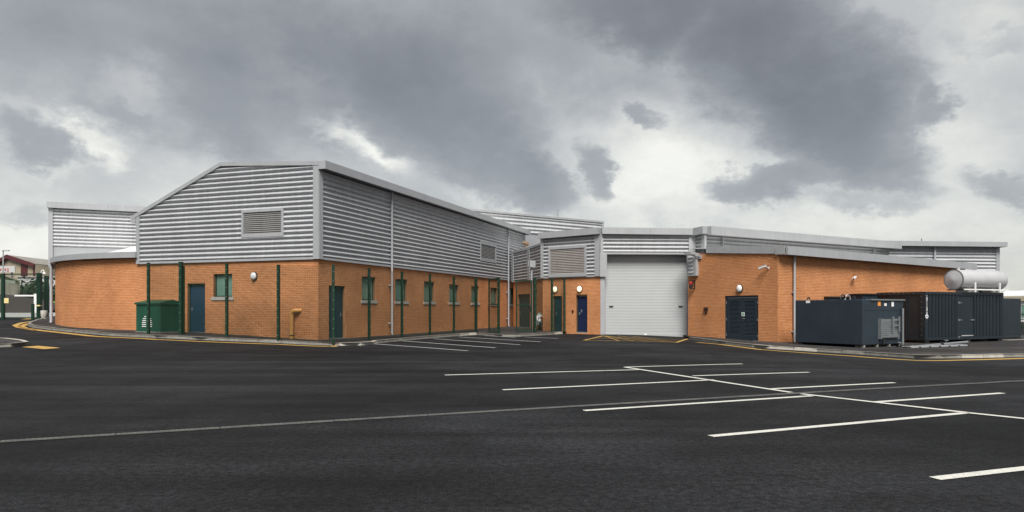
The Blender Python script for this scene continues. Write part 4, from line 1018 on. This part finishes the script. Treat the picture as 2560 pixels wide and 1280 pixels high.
mb = MB(); mb.prism([V(-.17, -.64, .62), V(-.20, -.60, .82), V(-.10, -.58, .95), V(.10, -.58, .95), V(.20, -.60, .82), V(.17, -.64, .62), V(0, -.70, .52)], (0, .22, .02)); mb.build('front_fairing', 'white', mo)
mb = MB(); mb.prism([V(.02, -.72, .80), V(.20, -.68, .80), V(.22, -.68, .68), V(.12, -.71, .64)], (0, .08, .02)); mb.build('fairing_flash', 'red', mo)
mb = MB(); mb.prism([V(-.12, -.715, .74), V(-.02, -.73, .76), V(.02, -.73, .72), V(-.08, -.72, .68)], (0, .05, 0)); mb.build('headlamp', 'black', mo)
mb = MB(); mb.prism([V(-.10, -.57, .94), V(-.07, -.50, 1.06), V(.07, -.50, 1.06), V(.10, -.57, .94)], (0, .03, .01)); mb.build('windscreen', 'glass', mo)
mb = MB(); mb.tube([V(0, -.98, .50), V(0, -.80, .64), V(0, -.55, .63)], [.07, .085, .05], 10); mb.build('mudguard', 'white', mo, smooth=True)
for s in (-1, 1):
    mb = MB(); mb.prism([V(.20*s, -.60, .62), V(.24*s, -.15, .62), V(.22*s, .0, .30), V(.20*s, -.45, .28)], (-.05*s, 0, 0)); mb.build('side_fairing', 'white' if s < 0 else 'red', mo)
mb = MB(); mb.tube([V(0, -.42, .72), V(0, -.15, .80), V(0, .15, .70)], [.12, .17, .11], 12); mb.build('fuel_tank', 'red', mo, smooth=True)
mb = MB(); mb.tube([V(0, .10, .68), V(0, .45, .70), V(0, .85, .82)], [.12, .13, .07], 10); mb.build('seat', 'black', mo, smooth=True)
mb = MB(); mb.obox(V(0, -.1, .42), (1, 0), .26, .5, .30); mb.build('engine', 'black', mo)
mb = MB(); mb.tube([V(.12, -.1, .3), V(.17, .3, .28), V(.2, .8, .4)], [.03, .04, .05], 8); mb.build('exhaust', 'steel', mo, smooth=True)
mb = MB(); mb.tube([V(-.1, .05, .28), V(-.24, .0, .0)], .014, 6); mb.build('side_stand', 'steel', mo)

# ================================================================== BLUE TANK, GENERATOR CONTAINER AND PIPEWORK (right)
T1, T2 = Vector((12.87, 31.5)), Vector((14.54, 28.75)); td = (T2-T1).normalized(); tn = Vector((td.y, -td.x)); tl = (T2-T1).length
sdv = Vector((-td.y, td.x)) if Vector((-td.y, td.x)).x > 0 else Vector((td.y, -td.x)); T3 = T2+sdv*3.0
tf = Wall(T1, T2); ts = Wall(T2, T3); zb = -.30+KH+.0; zt = 1.82
tank = thing('fuel_tank', 'big blue grey rectangular fuel tank with lifting lugs, beside the annexe downpipe', 'tank', (T2.x, T2.y, zb))
body = MB(); body.prism([tf.p(0, zb+.10), tf.p(tf.L, zb+.10), ts.p(ts.L, zb+.10), tf.p(0, zb+.10)+Vector((sdv.x*3, sdv.y*3, 0))], (0, 0, zt-zb-.10)); tb = body.build('tank_body', 'tank_blue', tank)
bv = tb.modifiers.new('edge', 'BEVEL'); bv.width = .025; bv.segments = 2
for a in (.25, tf.L-.25):
    mb = MB(); wbox(mb, tf, a-.08, a+.08, zb-.02, zb+.10, -2.9, -.02); mb.build('skid', 'black', tank)
for a in (.15, 1.1, 2.0, 2.8):
    mb = MB(); wbox(mb, ts, a-.05, a+.05, zb-.02, zb+.10, -.4, -.01); mb.build('support_foot', 'concrete', tank)
for px in (2020, 2133):
    u = tf.u(px); mb = MB(); S = 12
    for i in range(S+1):
        a = math.pi*i/S; mb.v += [tuple(tf.p(u+q*math.cos(a), zt+.02+q*math.sin(a)*1.3, o)) for q in (.09, .045) for o in (-.06, -.03)]
    for i in range(S):
        k = 4*i; mb.f += [(k, k+4, k+5, k+1), (k+2, k+3, k+7, k+6), (k, k+2, k+6, k+4), (k+1, k+5, k+7, k+3)]
    mb.build('lifting_lug', 'tank_blue', tank)
u = tf.u(2020); mb = MB(); wbox(mb, tf, u-.10, u+.10, zt-.13, zt-.02, .0, .006); mb.build('label_plate', 'white', tank)
for px, py, w_, h_, m_ in ((2198, 759, .20, .19, 'orange'), (2213.5, 761.5, .17, .11, 'white'), (2231.5, 760.5, .17, .20, 'white')):
    u, z = ts.u(px), ts.z(px, py); mb = MB(); wbox(mb, ts, u-w_/2, u+w_/2, z-h_/2, z+h_/2, .0, .006); mb.build('label_plate', m_, tank)
z = ts.z(2205, 775); mb = MB(); wbox(mb, ts, .12, ts.L-.25, z-.012, z+.012, .0, .012); mb.build('weld_seam', 'tank_blue', tank)
mb = MB(); wbox(mb, ts, .55, ts.L+.05, zt-.03, zt+.025, -.2, .06); mb.build('lid_rim', 'steel', tank)
# galvanised cabinet and short ladder on the tank end
r = ts.rect(2195, 2240, 795, 845); mb = MB(); wbox(mb, ts, r[0]+.06, r[1]-.06, r[2]+.02, r[3]-.05, .0, .12); cb = mb.build('valve_cabinet', 'steel', tank)
for i in range(9):
    z = r[2]+.06+i*(r[3]-r[2]-.14)/9; mb = MB(); wbox(mb, ts, r[0]+.10, r[1]-.10, z, z+.014, .12, .135); mb.build('rib', 'steel', cb)
for a in (r[0]+.03, r[1]-.03):
    mb = MB(); wbox(mb, ts, a-.03, a+.03, r[2]-.03, r[3]-.02, .0, .15); mb.build('cabinet_post', 'steel', cb)
lu = (ts.u(2222), ts.u(2237)); lz = (ts.z(2230, 829), ts.z(2230, 791))
lad = MB()
for a in lu: wbox(lad, ts, a-.03, a+.03, lz[0], lz[1], .17, .22)
for i in (.42, .78): wbox(lad, ts, lu[0]+.03, lu[1]-.03, lz[0]+(lz[1]-lz[0])*i-.02, lz[0]+(lz[1]-lz[0])*i+.02, .18, .21)
lad.build('step_ladder', 'steel', tank)
u = ts.u(2204); mb = MB(); mb.tube([ts.p(u, ts.z(2204, 846), .08), ts.p(u, zb+.1, .08)], .045, 10); mb.build('drain_pipe', 'black', tank, smooth=True)
u = ts.u(2253.5); mb = MB(); mb.tube([ts.p(u, ts.z(2253, 771), .06), ts.p(u, zb+.06, .06)], .05, 10); mb.build('fill_pipe', 'steel', tank, smooth=True)
for du in (0, .34):
    mb = MB(); pts = [ts.p(.0+du, zt, -1.0)]
    for i in range(7):
        a = math.pi*i/6; pts.append(ts.p(.18+du-.18*math.cos(a), zt+.02+.2*math.sin(a), -1.0))
    mb.tube(pts, .028, 8); mb.build('hose', 'black' if du == 0 else 'pipe_grey', tank, smooth=True)
# dark cabinet standing behind the tank
e1 = thing('plant_cabinet', 'low black plant cabinet behind the blue tank, against the annexe wall', 'cabinet', (kx(2097)*35.2, 35.2, -.2))
pw = Wall(at(2070, 0, 34.9), at(2124, 0, 35.6)); mb = MB(); wbox(mb, pw, 0, pw.L, -.25, zat(746, 35.2), -.6, 0); mb.build('body', 'tank_blue', e1)
mb = MB(); wbox(mb, pw, -.04, pw.L+.04, zat(746, 35.2), zat(741, 35.2), -.65, .05); mb.build('lid', 'black', e1)
e2 = thing('plant_cabinet', 'taller blue grey plant cabinet between the tank and the container louvres', 'cabinet', (kx(2180)*35.4, 35.4, -.2))
pw = Wall(at(2156, 0, 35.2), at(2196, 0, 35.7)); mb = MB(); wbox(mb, pw, 0, pw.L, -.25, zat(738, 35.4), -.8, 0); mb.build('body', 'tank_blue', e2)
mb = MB(); wbox(mb, pw, -.04, pw.L+.04, zat(738, 35.4), zat(734, 35.4), -.85, .05); mb.build('lid', 'black', e2)

# generator container
Q1 = Vector(xy(2312, 32.5)); qd = Vector((.92, .395)).normalized(); qb = Vector((-qd.y, qd.x)); QL, QW = 5.75, 2.55
Q2 = Q1+qd*QL; Q0 = Q1+qb*QW; qf = Wall(Q1, Q2); qe = Wall(Q0, Q1); zb = -.30+KH-.01; z0 = zb+.14; zt = zat(729, 32.5)
con = thing('generator_container', 'dark corrugated generator container with louvred end and side door', 'container', (Q1.x, Q1.y, zb))
cr = MB(); cr.prism([qf.p(.03, z0, -.05), qf.p(QL-.03, z0, -.05), qf.p(QL-.03, z0, -QW+.05), qf.p(.03, z0, -QW+.05)], (0, 0, zt-z0-.03)); cr.build('container_body', 'container', con)
def corr(w, u0, u1, za, zb_, pitch=.24, dep=.05):
    mb = MB(); u = u0; prof = [(0, 0), (.3, 0), (.45, -dep), (.85, -dep), (1., 0)]; pts = []
    n = max(1, round((u1-u0)/pitch)); p_ = (u1-u0)/n
    for i in range(n): pts += [(u0+p_*(i+a), o) for a, o in prof[:-1]]
    pts.append((u1, 0))
    for u, o in pts: mb.v += [tuple(w.p(u, za, o)), tuple(w.p(u, zb_, o))]
    mb.f = [(2*i, 2*i+2, 2*i+3, 2*i+1) for i in range(len(pts)-1)]; return mb.build('corrugated_panel', 'container', con)
du0, du1 = qf.u(2394), qf.u(2435)
corr(qf, .16, du0-.06, z0+.12, zt-.12); corr(qf, du1+.06, QL-.16, z0+.12, zt-.12)
for nm, a, b, c, e in (('top_rail', .0, QL, zt-.12, zt), ('bottom_rail', .0, QL, z0, z0+.12), ('corner_post', .0, .16, z0+.12, zt-.12), ('corner_post', QL-.16, QL, z0+.12, zt-.12), ('door_post', du0-.06, du0, z0+.12, zt-.12), ('door_post', du1, du1+.06, z0+.12, zt-.12)):
    mb = MB(); wbox(mb, qf, a, b, c, e, -.08, .02); mb.build(nm, 'container', con)
mb = MB(); wbox(mb, qf, du0+.01, du1-.01, z0+.13, zt-.16, -.05, -.012); cd = mb.build('side_door', 'container', con)
for py in (757, 800, 843):
    z = zat(py, 33.4); mb = MB(); wbox(mb, qf, du0+.02, du0+.10, z-.05, z+.05, -.012, .03); wbox(mb, qf, du0+.10, du0+.30, z-.018, z+.018, -.012, .012); mb.build('hinge', 'steel', cd)
z = zat(800, 33.6); mb = MB(); wbox(mb, qf, du1-.28, du1-.0, z-.025, z+.025, -.012, .03); mb.build('handle', 'steel', cd)
mb = MB(); wbox(mb, qf, du0+.30, du1-.05, z0+.16, z0+.20, -.01, .0); mb.build('maker_plate', 'grey_line', cd)
mb = MB(); wbox(mb, qf, du0+.06, du1-.06, zt-.16, zt-.13, -.03, .05); mb.build('drip_rail', 'container', cd)
for px in (2323,):          # upright lettering and round badge on the front corner post
    u = .11; zt_ = zat(737, 32.6); n = 13
    rn = random.Random(11)
    for i in range(n):
        z = zat(785, 32.6)+(zt_-zat(785, 32.6))*(i+.5)/n; h = .024; mb = MB(); lw = .045
        kind = rn.choice('EIHOLN')
        wbox(mb, qf, u-lw, u+lw, z-h, z-h+.014, .021, .026)
        if kind in 'EHON': wbox(mb, qf, u-lw, u+lw, z+h-.014, z+h, .021, .026)
        if kind in 'EON': wbox(mb, qf, u+lw-.02, u+lw, z-h+.014, z+h-.014, .021, .026)
        if kind in 'EHL': wbox(mb, qf, u-.01, u+.01, z-h+.014, z+h-.014, .021, .026)
        mb.build('letter', 'white', con)
    z = zat(791, 32.6); mb = MB(); mb.tube([qf.p(u, z, .02), qf.p(u, z, .026)], .10, 18); mb.build('badge', 'white', con)
    mb = MB(); mb.tube([qf.p(u, z, .026), qf.p(u, z, .031)], .045, 14); mb.build('badge_centre', 'badge', con)
for a in (.2, QL*.55, QL-.2):
    mb = MB(); wbox(mb, qf, a-.15, a+.15, zb-.02, z0, -.5, -.02); mb.build('support_block', 'black', con)
# container end: louvre blades, blank panel, bolted corner
ew = QW; u_l = qe.u(2266); u_b = qe.u(2301)
for nm, a, b, c, e in (('top_rail', .0, ew-.005, zt-.13, zt-.001), ('bottom_rail', .0, ew-.005, z0, z0+.1), ('end_post', u_l-.02, u_l+.03, z0+.1, zt-.13), ('end_post', u_b, ew-.005, z0+.1, zt-.13), ('end_post', .0, .05, z0+.1, zt-.13)):
    mb = MB(); wbox(mb, qe, a, b, c, e, -.08, .018); mb.build(nm, 'container', con)
mb = MB(); wbox(mb, qe, u_l+.03, u_b, z0+.1, zt-.13, -.06, -.02); mb.build('blank_panel', 'container', con)
mb = MB(); wbox(mb, qe, .05, u_l-.02, z0+.1, zt-.13, -.14, -.12); mb.build('louvre_back', 'dark', con)
nb = 17; sp = (zt-.13-z0-.1)/nb; Lh = (u_l-.07)/2; sm = MB()
sm.add([(-Lh, -.04, -sp*.35), (Lh, -.04, -sp*.35), (Lh, .05, sp*.30), (-Lh, .05, sp*.30), (-Lh, -.04, -sp*.22), (Lh, -.04, -sp*.22), (Lh, .05, sp*.36), (-Lh, .05, sp*.36)],
       [(0, 3, 2, 1), (4, 5, 6, 7), (0, 1, 5, 4), (1, 2, 6, 5), (2, 3, 7, 6), (3, 0, 4, 7)])
me = raw_mesh('louvre_blade', sm, 'container')
for i in range(nb): share(me, 'louvre_blade', con, qe.p(.05+Lh, z0+.1+sp*(i+.5), -.06), qe.ang)
mb = MB()
for i in range(9): wbox(mb, qe, u_b+.06, u_b+.09, z0+.22+i*.26, z0+.25+i*.26, .018, .03)
for i in range(9): wbox(mb, qe, .15+i*.26, .18+i*.26, zt-.08, zt-.05, .018, .03)
mb.build('bolt_head', 'steel', con)['kind'] = 'stuff'
# second dark enclosure to the right
g1 = Wall(at(2503, 0, 36.0), at(2553, 0, 36.9)); zt2 = zat(746, 36.4)
enc = thing('plant_enclosure', 'plain dark steel enclosure right of the corrugated container', 'enclosure', g1.p(g1.L/2, zb))
mb = MB(); wbox(mb, g1, -.8, g1.L, zb+.08, zt2, -3.0, 0); eb = mb.build('enclosure_body', 'container', enc); eb.modifiers.new('edge', 'BEVEL').width = .03
mb = MB(); wbox(mb, g1, .12, g1.L-.06, zb+.3, zt2-.25, .0, .02); mb.build('access_panel', 'container', enc)
mb = MB(); wbox(mb, g1, -.8, g1.L+.02, zb-.02, zb+.08, -2.9, .02); mb.build('base_frame', 'black', enc)
mb = MB(); wbox(mb, g1, -.3, g1.L+1.0, zb-.03, zb+.015, .05, .5); mb.build('plinth', 'concrete', enc)

# silencer on the container roof
s0 = Vector((*xy(2384, 33.7), zat(699, 33.7))); ax3 = Vector((qd.x, qd.y, 0)); sr = .49; SL = 3.55
sil = thing('exhaust_silencer', 'fat silver cylindrical silencer lying on top of the dark container', 'silencer', (s0.x, s0.y, zt))
def cyl(prof, name, m, parent):
    mb = MB(); mb.tube([s0+ax3*a for a, _ in prof], [r for _, r in prof], 32); return mb.build(name, m, parent, smooth=True)
cyl([(0, sr*.985), (.02, sr), (SL-.30, sr), (SL-.16, sr*.94), (SL-.05, sr*.72), (SL, sr*.3)], 'shell', 'silver', sil)
cyl([(-.10, .03), (-.07, sr*.35), (-.02, sr*.80), (.0, sr*.99), (.01, sr*.99)], 'end_cap', 'silver', sil)
cyl([(-.01, sr*1.012), (.03, sr*1.012)], 'seam_band', 'steel', sil)
for a in (.9, 2.75):
    c = s0+ax3*a; n = Vector((qd.y, -qd.x, 0))
    mb = MB(); mb.obox((c.x+n.x*.46, c.y+n.y*.46, zt+.24), qd, .08, .05, .48); mb.obox((c.x-n.x*.46, c.y-n.y*.46, zt+.24), qd, .08, .05, .48); mb.obox((c.x, c.y, zt+.05), qd, .08, .9, .09); mb.build('saddle', 'white', sil)
n = Vector((qd.y, -qd.x, 0)); c = s0+ax3*1.8
mb = MB(); mb.obox((c.x+n.x*.42, c.y+n.y*.42, zt+.13), qd, SL-.2, .05, .06); mb.build('support_rail', 'white', sil)
mb = MB(); mb.obox((c.x-n.x*.42, c.y-n.y*.42, zt+.13), qd, SL-.2, .05, .06); mb.build('support_rail', 'white', sil)
mb = MB(); q = s0+ax3*.35; mb.tube([(q.x, q.y, q.z+sr*.9), (q.x, q.y, q.z+sr+.10)], .07, 10); mb.build('lifting_eye', 'silver', sil)
mb = MB(); q = s0+ax3*1.9; mb.tube([(q.x, q.y, q.z-sr+.02), (q.x+.1, q.y-.1, zt-.02)], .08, 10); mb.build('exhaust_pipe', 'black', sil)

# pipe run on the ground in front of the container
pr = thing('fuel_pipe_run', 'pale grey pipe with valves running low from the tank to the container', 'pipe', (at(2252, 868, 29.2).x, 29.2, -.15))
pts = [at(2245, 867, 29.6), at(2262, 869.5, 29.3), at(2283, 868, 29.6), at(2345, 862, 30.4), at(2418, 855.5, 31.4)]
mb = MB(); mb.tube(pts, .065, 12); mb.build('pipe', 'steel', pr, smooth=True)
for px, py, Y, k in ((2352, 861, 30.5, 1), (2249, 867, 29.5, 1), (2280, 868, 29.5, 0)):
    c = at(px, py, Y); v = (pts[-1]-pts[1]).normalized()
    mb = MB(); mb.tube([c-v*.05, c+v*.05], .12 if k else .085, 14); fl_ = mb.build('flange', 'black' if k else 'steel', pr, smooth=True)
for px, py, Y in ((2365, 860, 30.7), (2248, 866, 29.4)):
    c = at(px, py, Y); mb = MB(); mb.tube([c, c+Vector((0, 0, .17))], .025, 8); mb.tube([c+Vector((0, 0, .15)), c+Vector((0, 0, .18))], .10, 12); mb.build('valve_wheel', 'steel', pr, smooth=True)
for px, Y in ((2300, 29.8), (2335, 30.25), (2395, 31.1), (2405, 31.2)):
    c = at(px, 864-(px-2300)*.085, Y); mb = MB(); mb.tube([(c.x, c.y, -.19), (c.x, c.y, c.z)], .022, 6); mb.build('pipe_stand', 'steel', pr)
trp = [at(2268, 874, 28.9), at(2414, 871.5, 30.5)]
tr = thing('pipe_tray', 'flat weathered duct cover strip on the ground below the pipe', 'duct cover', (trp[0].x, trp[0].y, -.19))
tw = Wall(trp[0], trp[1]); zt3 = -.185
for i in range(6):
    a, b = tw.L*i/6+.03, tw.L*(i+1)/6-.12; mb = MB(); wbox(mb, tw, a, b, zt3, zt3+.05, -.16, .16); mb.build('cover_plate', 'pipe_grey', tr)
for i in range(7):
    a = tw.L*i/6-.10; mb = MB(); wbox(mb, tw, a-.0, a+.10, zt3-.005, zt3+.03, -.15, .15); mb.build('bearer', 'black', tr)

# ================================================================== LEFT BACKGROUND: gate, bank, sheds, lamps
gz = lambda px, Y: G(kx(px)*Y, Y)
t = thing('yard_gate', 'tall green mesh yard gate at the far left with a yellow notice', 'gate', (kx(98)*47, 47, gz(98, 47)))
gl, gr = Vector(xy(-60, 47.6)), Vector(xy(98, 46.6)); zt4 = zat(684, 47); zb4 = gz(60, 47)+.08
for px, w_, hh in ((-60, .1, 0), (8, .17, .0), (98.5, .24, .04)):
    p = Vector(xy(px, 47)); z = gz(px, 47); mb = MB(); mb.obox((p.x, p.y, (z+zt4+hh)/2), (1, 0), w_, w_, zt4+hh-z); mb.build('post', 'green', t)
gd_ = (gr-gl).normalized(); gm_ = (gl+gr)/2; mb = MB()
for z in (zt4-.04, zb4+.03): mb.obox((gm_.x, gm_.y, z), gd_, (gr-gl).length, .06, .07)
mb.build('gate_rail', 'green', t); mesh_panel(gl, gr, zb4+.05, zb4+.05, zt4-.08, zt4-.08, t, hp=.05, vp=.05, r=.0018)
c = at(16, 751.5, 46.8); mb = MB(); mb.obox(c, (1, 0), .30, .02, .34); mb.build('notice', 'paper', t)
c = at(97.5, 764, 46.7); mb = MB(); mb.obox(c, (1, 0), .27, .26, .08); mb.build('reflective_band', 'paper', t)
for px, lab in ((113, 'first slim green post behind the yard gate, left of the downpipe'), (119.5, 'second slim green post behind the yard gate, nearest the downpipe')):
    Y = 48; z = gz(px, Y); o = thing('fence_post', lab, 'post', (kx(px)*Y, Y, z), 'slim green posts beside the yard gate'); fpost((kx(px)*Y, Y), o, .11, 2.85, (1, 0), False)
Y = 45.5; z = gz(82, Y); o = thing('bollard', 'waist high green bollard in front of the yard gate', 'bollard', (kx(82)*Y, Y, z)); mb = MB(); mb.obox((kx(82)*Y, Y, z+.52), (1, 0), .14, .14, 1.05); mb.build('shaft', 'green', o)
mb = MB(); mb.obox((kx(82)*Y, Y, z+1.06), (1, 0), .16, .16, .03); mb.build('cap', 'green', o)
Y = 45; z = gz(110, Y); o = thing('stone_planter', 'small pale stone planter beside the thick gate post', 'planter', (kx(110)*Y, Y, z))
mb = MB(); mb.tube([(kx(110)*Y, Y, z+.14), (kx(110)*Y, Y, z+.3), (kx(110)*Y, Y, z+.62), (kx(110)*Y, Y, z+.66)], [.14, .18, .2, .17], 12); mb.build('bowl', 'sill', o, smooth=True)
for s in (-.12, .12):
    mb = MB(); mb.obox((kx(110)*Y+s, Y, z+.08), (1, 0), .06, .2, .16); mb.build('foot', 'sill', o)
Y = 49; z = gz(104, Y); o = thing('swan_neck_lamp', 'white swan neck lamp beside the thick gate post', 'lamp post', (kx(104)*Y, Y, z)); zz = zat(682, Y); x = kx(103)*Y
mb = MB(); pts = [(x, Y, z), (x, Y, zz)]+[(x+.11-.11*math.cos(math.pi*i/6), Y, zz+.2*math.sin(math.pi*i/6)) for i in range(1, 7)]; mb.tube(pts, .03, 8); mb.build('pole', 'white', o, smooth=True)
mb = MB(); mb.tube([(x+.22, Y, zz+.02), (x+.22, Y, zz-.06)], [.09, .12], 12); mb.build('lamp_head', 'white', o, smooth=True)
# pale road, soil bank, grass
def sheet(name, pts_fn, nx_, ny_, m, kind='structure'):
    mb = MB()
    for j in range(ny_+1):
        for i in range(nx_+1): mb.v.append(tuple(pts_fn(i/nx_, j/ny_)))
    for j in range(ny_):
        for i in range(nx_): mb.f.append((j*(nx_+1)+i, j*(nx_+1)+i+1, (j+1)*(nx_+1)+i+1, (j+1)*(nx_+1)+i))
    o = _smooth(mb.build(name, m)); tag(o, kind=kind); return o
def rd(a, b):
    y = 50+10*b; x = -58+(24+2*b)*a; return (x, y, G(x, y)+.02)
sheet('concrete_road', rd, 30, 10, 'paleroad')
rs = random.Random(5)
def bank_(a, b):
    y = 61+12*b; x = -75+(33-3*b)*a; h = 1.75*s01(b*1.25)*(1-.75*s01((a-.72)/.28)); return (x, y, G(x, y)+.03+h+rs.uniform(-.06, .06)*b)
sheet('soil_bank', bank_, 40, 16, 'soil')
def lawn(a, b):
    y = 66+30*b; x = -75+(38+2*b)*a; return (x, y, G(x, y)+.02+s01(b)*1.2+.35*a)
sheet('grass_slope', lawn, 20, 12, 'grass')
# dark wood beyond
rng_ = random.Random(9); mb = MB()
for i in range(5200):
    x = rng_.uniform(-86, -52); y = rng_.uniform(96, 104); topz = 4.9+.7*math.sin(x*.9)+.5*math.sin(x*2.3+1)
    z = 1.0+(topz-1.0)*rng_.random()**.8; s = rng_.uniform(.12, .3); a = Vector((rng_.gauss(0, 1), rng_.gauss(0, 1), rng_.gauss(0, 1))).normalized(); b = a.orthogonal().normalized(); c = a.cross(b)
    p = Vector((x, y, z)); mb.add([p+b*s, p+c*s*.7, p-b*s, p-c*s*.7], [(0, 1, 2, 3)])
for i in range(35):
    x = -87+i; t_ = lambda q: 4.75+.7*math.sin(q*.9)+.5*math.sin(q*2.3+1)
    mb.quad((x, 99.5, .5), (x+1, 99.5, .5), (x+1, 99.5+.4*math.sin(x), t_(x+1)), (x, 99.5+.4*math.sin(x-1), t_(x)))
wood = mb.build('hedge', 'leaf'); tag(wood, 'dark evergreen hedge line beyond the grass at the far left', 'hedge', kind='stuff')
# white shed roof, red and cream shed, small grey shed
def shed(name, label, gl_, gr_, ze, zr, depth, mw, mr, back=None):
    w = Wall(gl_, gr_); t = thing(name, label, 'shed', w.p(w.L/2, 0)); b = Vector((-w.n.x*depth, -w.n.y*depth, 0)) if back is None else Vector(back)
    mb = MB(); mb.prism([w.p(0, 0), w.p(w.L, 0), w.p(w.L, ze), w.p(w.L/2, zr), w.p(0, ze)], b); mb.build('wall', mw, t)
    for s in (0, 1):
        mb = MB(); a0, a1 = (-.25, w.L/2) if s == 0 else (w.L+.25, w.L/2); n_ = Vector((w.n.x*.3, w.n.y*.3, 0)); dz = .05
        q = [w.p(a0, ze-.1+dz)+n_, w.p(a1, zr+dz)+n_, w.p(a1, zr+.12+dz)+n_, w.p(a0, ze+.02+dz)+n_]; mb.prism(q, b-n_*2); mb.build('roof', mr, t)
    return t, w
rt, rw = shed('farm_shed', 'maroon and cream striped gabled shed far away at the left', xy(-34, 124), xy(88, 112), zat(660, 112), zat(640, 118), 40, 'cream', 'fibre', back=(-3, 34, 0))
for a, b in ((.0, .22), (.355, .40), (.735, .86), (.97, 1.)):
    u0, u1 = rw.L*a, rw.L*b; ze = zat(660, 112); zr = zat(640, 118); zz = lambda u: ze+(zr-ze)*(1-abs(u-rw.L/2)/(rw.L/2))-.05
    mb = MB(); mb.prism([rw.p(u0, 0, .02), rw.p(u1, 0, .02), rw.p(u1, zz(u1), .02), rw.p(u0, zz(u0), .02)], Vector((rw.n.x*.06, rw.n.y*.06, 0))); mb.build('wall_stripe', 'maroon', rt)
for a0, a1 in ((-.3, rw.L/2), (rw.L+.3, rw.L/2)):
    mb = MB(); mb.hexa([rw.p(a0, ze-.5, .32), rw.p(a1, zr-.45, .32), rw.p(a1, zr-.45, .5), rw.p(a0, ze-.5, .5), rw.p(a0, ze+.1, .32), rw.p(a1, zr+.22, .32), rw.p(a1, zr+.22, .5), rw.p(a0, ze+.1, .5)]); mb.build('verge_board', 'maroon', rt)
sb = thing('sign_board', 'white board with red lettering in front of the striped shed', 'sign', at(0, 700, 105))
p0, p1 = at(-60, 681, 105), at(38, 665, 105); mb = MB(); mb.obox(((p0.x+p1.x)/2, 105, (p0.z+p1.z)/2), (1, 0), p1.x-p0.x, .15, p1.z-p0.z); mb.build('board', 'board', sb)
for i in range(7):
    q = at(-18+i*6.2, 675.5-(i % 2)*.8, 104.9); w_ = .12; h_ = [.34, .22, .24, .22, .24, .22, .36][i]
    mb = MB(); mb.tube([q+Vector((-w_, 0, h_*.6)), q+Vector((w_*.6, 0, h_*.8)), q+Vector((w_, 0, h_*.2)), q+Vector((-w_*.6, 0, -h_*.4)), q+Vector((w_*1.1, 0, -h_*.5))], .045, 6); mb.build('letter', 'sign_red', sb)
for px in (-40, 30):
    q = at(px, 681, 105.2); mb = MB(); mb.obox((q.x, 105.2, q.z/2), (1, 0), .2, .2, q.z); mb.build('leg', 'steel', sb)
ws = Wall(at(44, 0, 108), at(150, 0, 108)); wt = thing('white_store', 'long low white building in front of the striped shed', 'building', ws.p(1, 0))
mb = MB(); wbox(mb, ws, 0, ws.L, 0, zat(693, 108), -8, 0); mb.build('wall', 'board', wt); mb = MB(); wbox(mb, ws, -.2, ws.L+.2, zat(693, 108), zat(691.5, 108), -8.2, .2); mb.build('roof', 'roofing', wt)
gs, gsw = shed('grey_shed', 'small weathered grey shed behind the yard gate', xy(-34, 88), xy(50, 79), zat(701, 79), zat(688, 84), 6, 'oldgrey', 'fibre', back=(-5.2, 6, 0))
mb = MB(); q0, q1 = at(-40, 704, 77), at(18, 704, 77); mb.obox(((q0.x+q1.x)/2, 77, q0.z), (1, 0), q1.x-q0.x, 2.5, .32); mb.build('canopy', 'white', gs)
# street lamp, barrier arm
Y = 76; x = kx(8)*Y; o = thing('street_lamp', 'grey street lamp with a flat arm at the far left edge', 'street lamp', (x, Y, gz(8, Y)+.5)); zt5 = zat(627, Y)
mb = MB(); mb.tube([(x, Y, gz(8, Y)), (x, Y, zt5)], [.09, .06], 8); mb.build('pole', 'pipe_grey', o, smooth=True)
mb = MB(); mb.obox((x+.30, Y, zt5+.02), (1, 0), .70, .24, .10); mb.build('lamp_head', 'pipe_grey', o)
Y = 60.5; o = thing('barrier_arm', 'white barrier arm standing across the bank behind the yard gate', 'barrier', (kx(90)*Y, Y, gz(90, Y)))
a, b = at(37, 739, Y), at(88, 739, Y); mb = MB(); mb.obox((a+b)/2, (1, 0), b.x-a.x, .08, .13); mb.build('arm', 'white', o)
mb = MB(); mb.obox((b.x+.1, Y, (gz(90, Y)+b.z+.15)/2), (1, 0), .26, .26, b.z+.15-gz(90, Y)); mb.build('housing', 'white', o)

# ================================================================== RIGHT BACKGROUND
rw2 = Wall(at(2495, 0, 92), at(2900, 0, 80)); o = thing('pale_warehouse', 'low pale warehouse with white roof at the far right edge', 'building', rw2.p(0, 0))
mb = MB(); wbox(mb, rw2, 0, rw2.L, -.5, 2.4, -9, 0); mb.build('wall', 'white', o)
mb = MB(); wbox(mb, rw2, -.3, rw2.L, 2.4, zat(741, 91), -9.3, .3); mb.build('roof_edge', 'cream', o)
mb = MB(); mb.prism([rw2.p(-.3, zat(741, 91), .3), rw2.p(rw2.L, zat(741, 91), .3), rw2.p(rw2.L, zat(727, 91), -5), rw2.p(-.3, zat(727, 91), -5)], (0, 0, .1)); mb.build('roof', 'white', o)
for i in range(10):
    mb = MB(); wbox(mb, rw2, 1+i*1.6, 2.1+i*1.6, .3, 1.9, .0, .03); mb.build('window', 'glass', o)
fa, fb = Vector(xy(2500, 52)), Vector(xy(2800, 47)); z0 = -.3
o = thing('railing_fence', 'green vertical bar fence at the far right behind the dark enclosure', 'fence', (fa.x, fa.y, z0)); d = (fb-fa).normalized(); m_ = (fa+fb)/2; L = (fb-fa).length
for z in (z0+.35, z0+1.3, z0+.95):
    mb = MB(); mb.obox((m_.x, m_.y, z), d, L, .05, .06); mb.build('rail', 'green', o)
for i in range(int(L/.13)):
    p = fa+d*(i*.13+.06); mb = MB(); mb.obox((p.x, p.y, z0+.75), d, .03, .03, 1.5); mb.build('bar', 'green', o)

for ob in bpy.data.objects:
    if 'wl' in ob: del ob['wl']
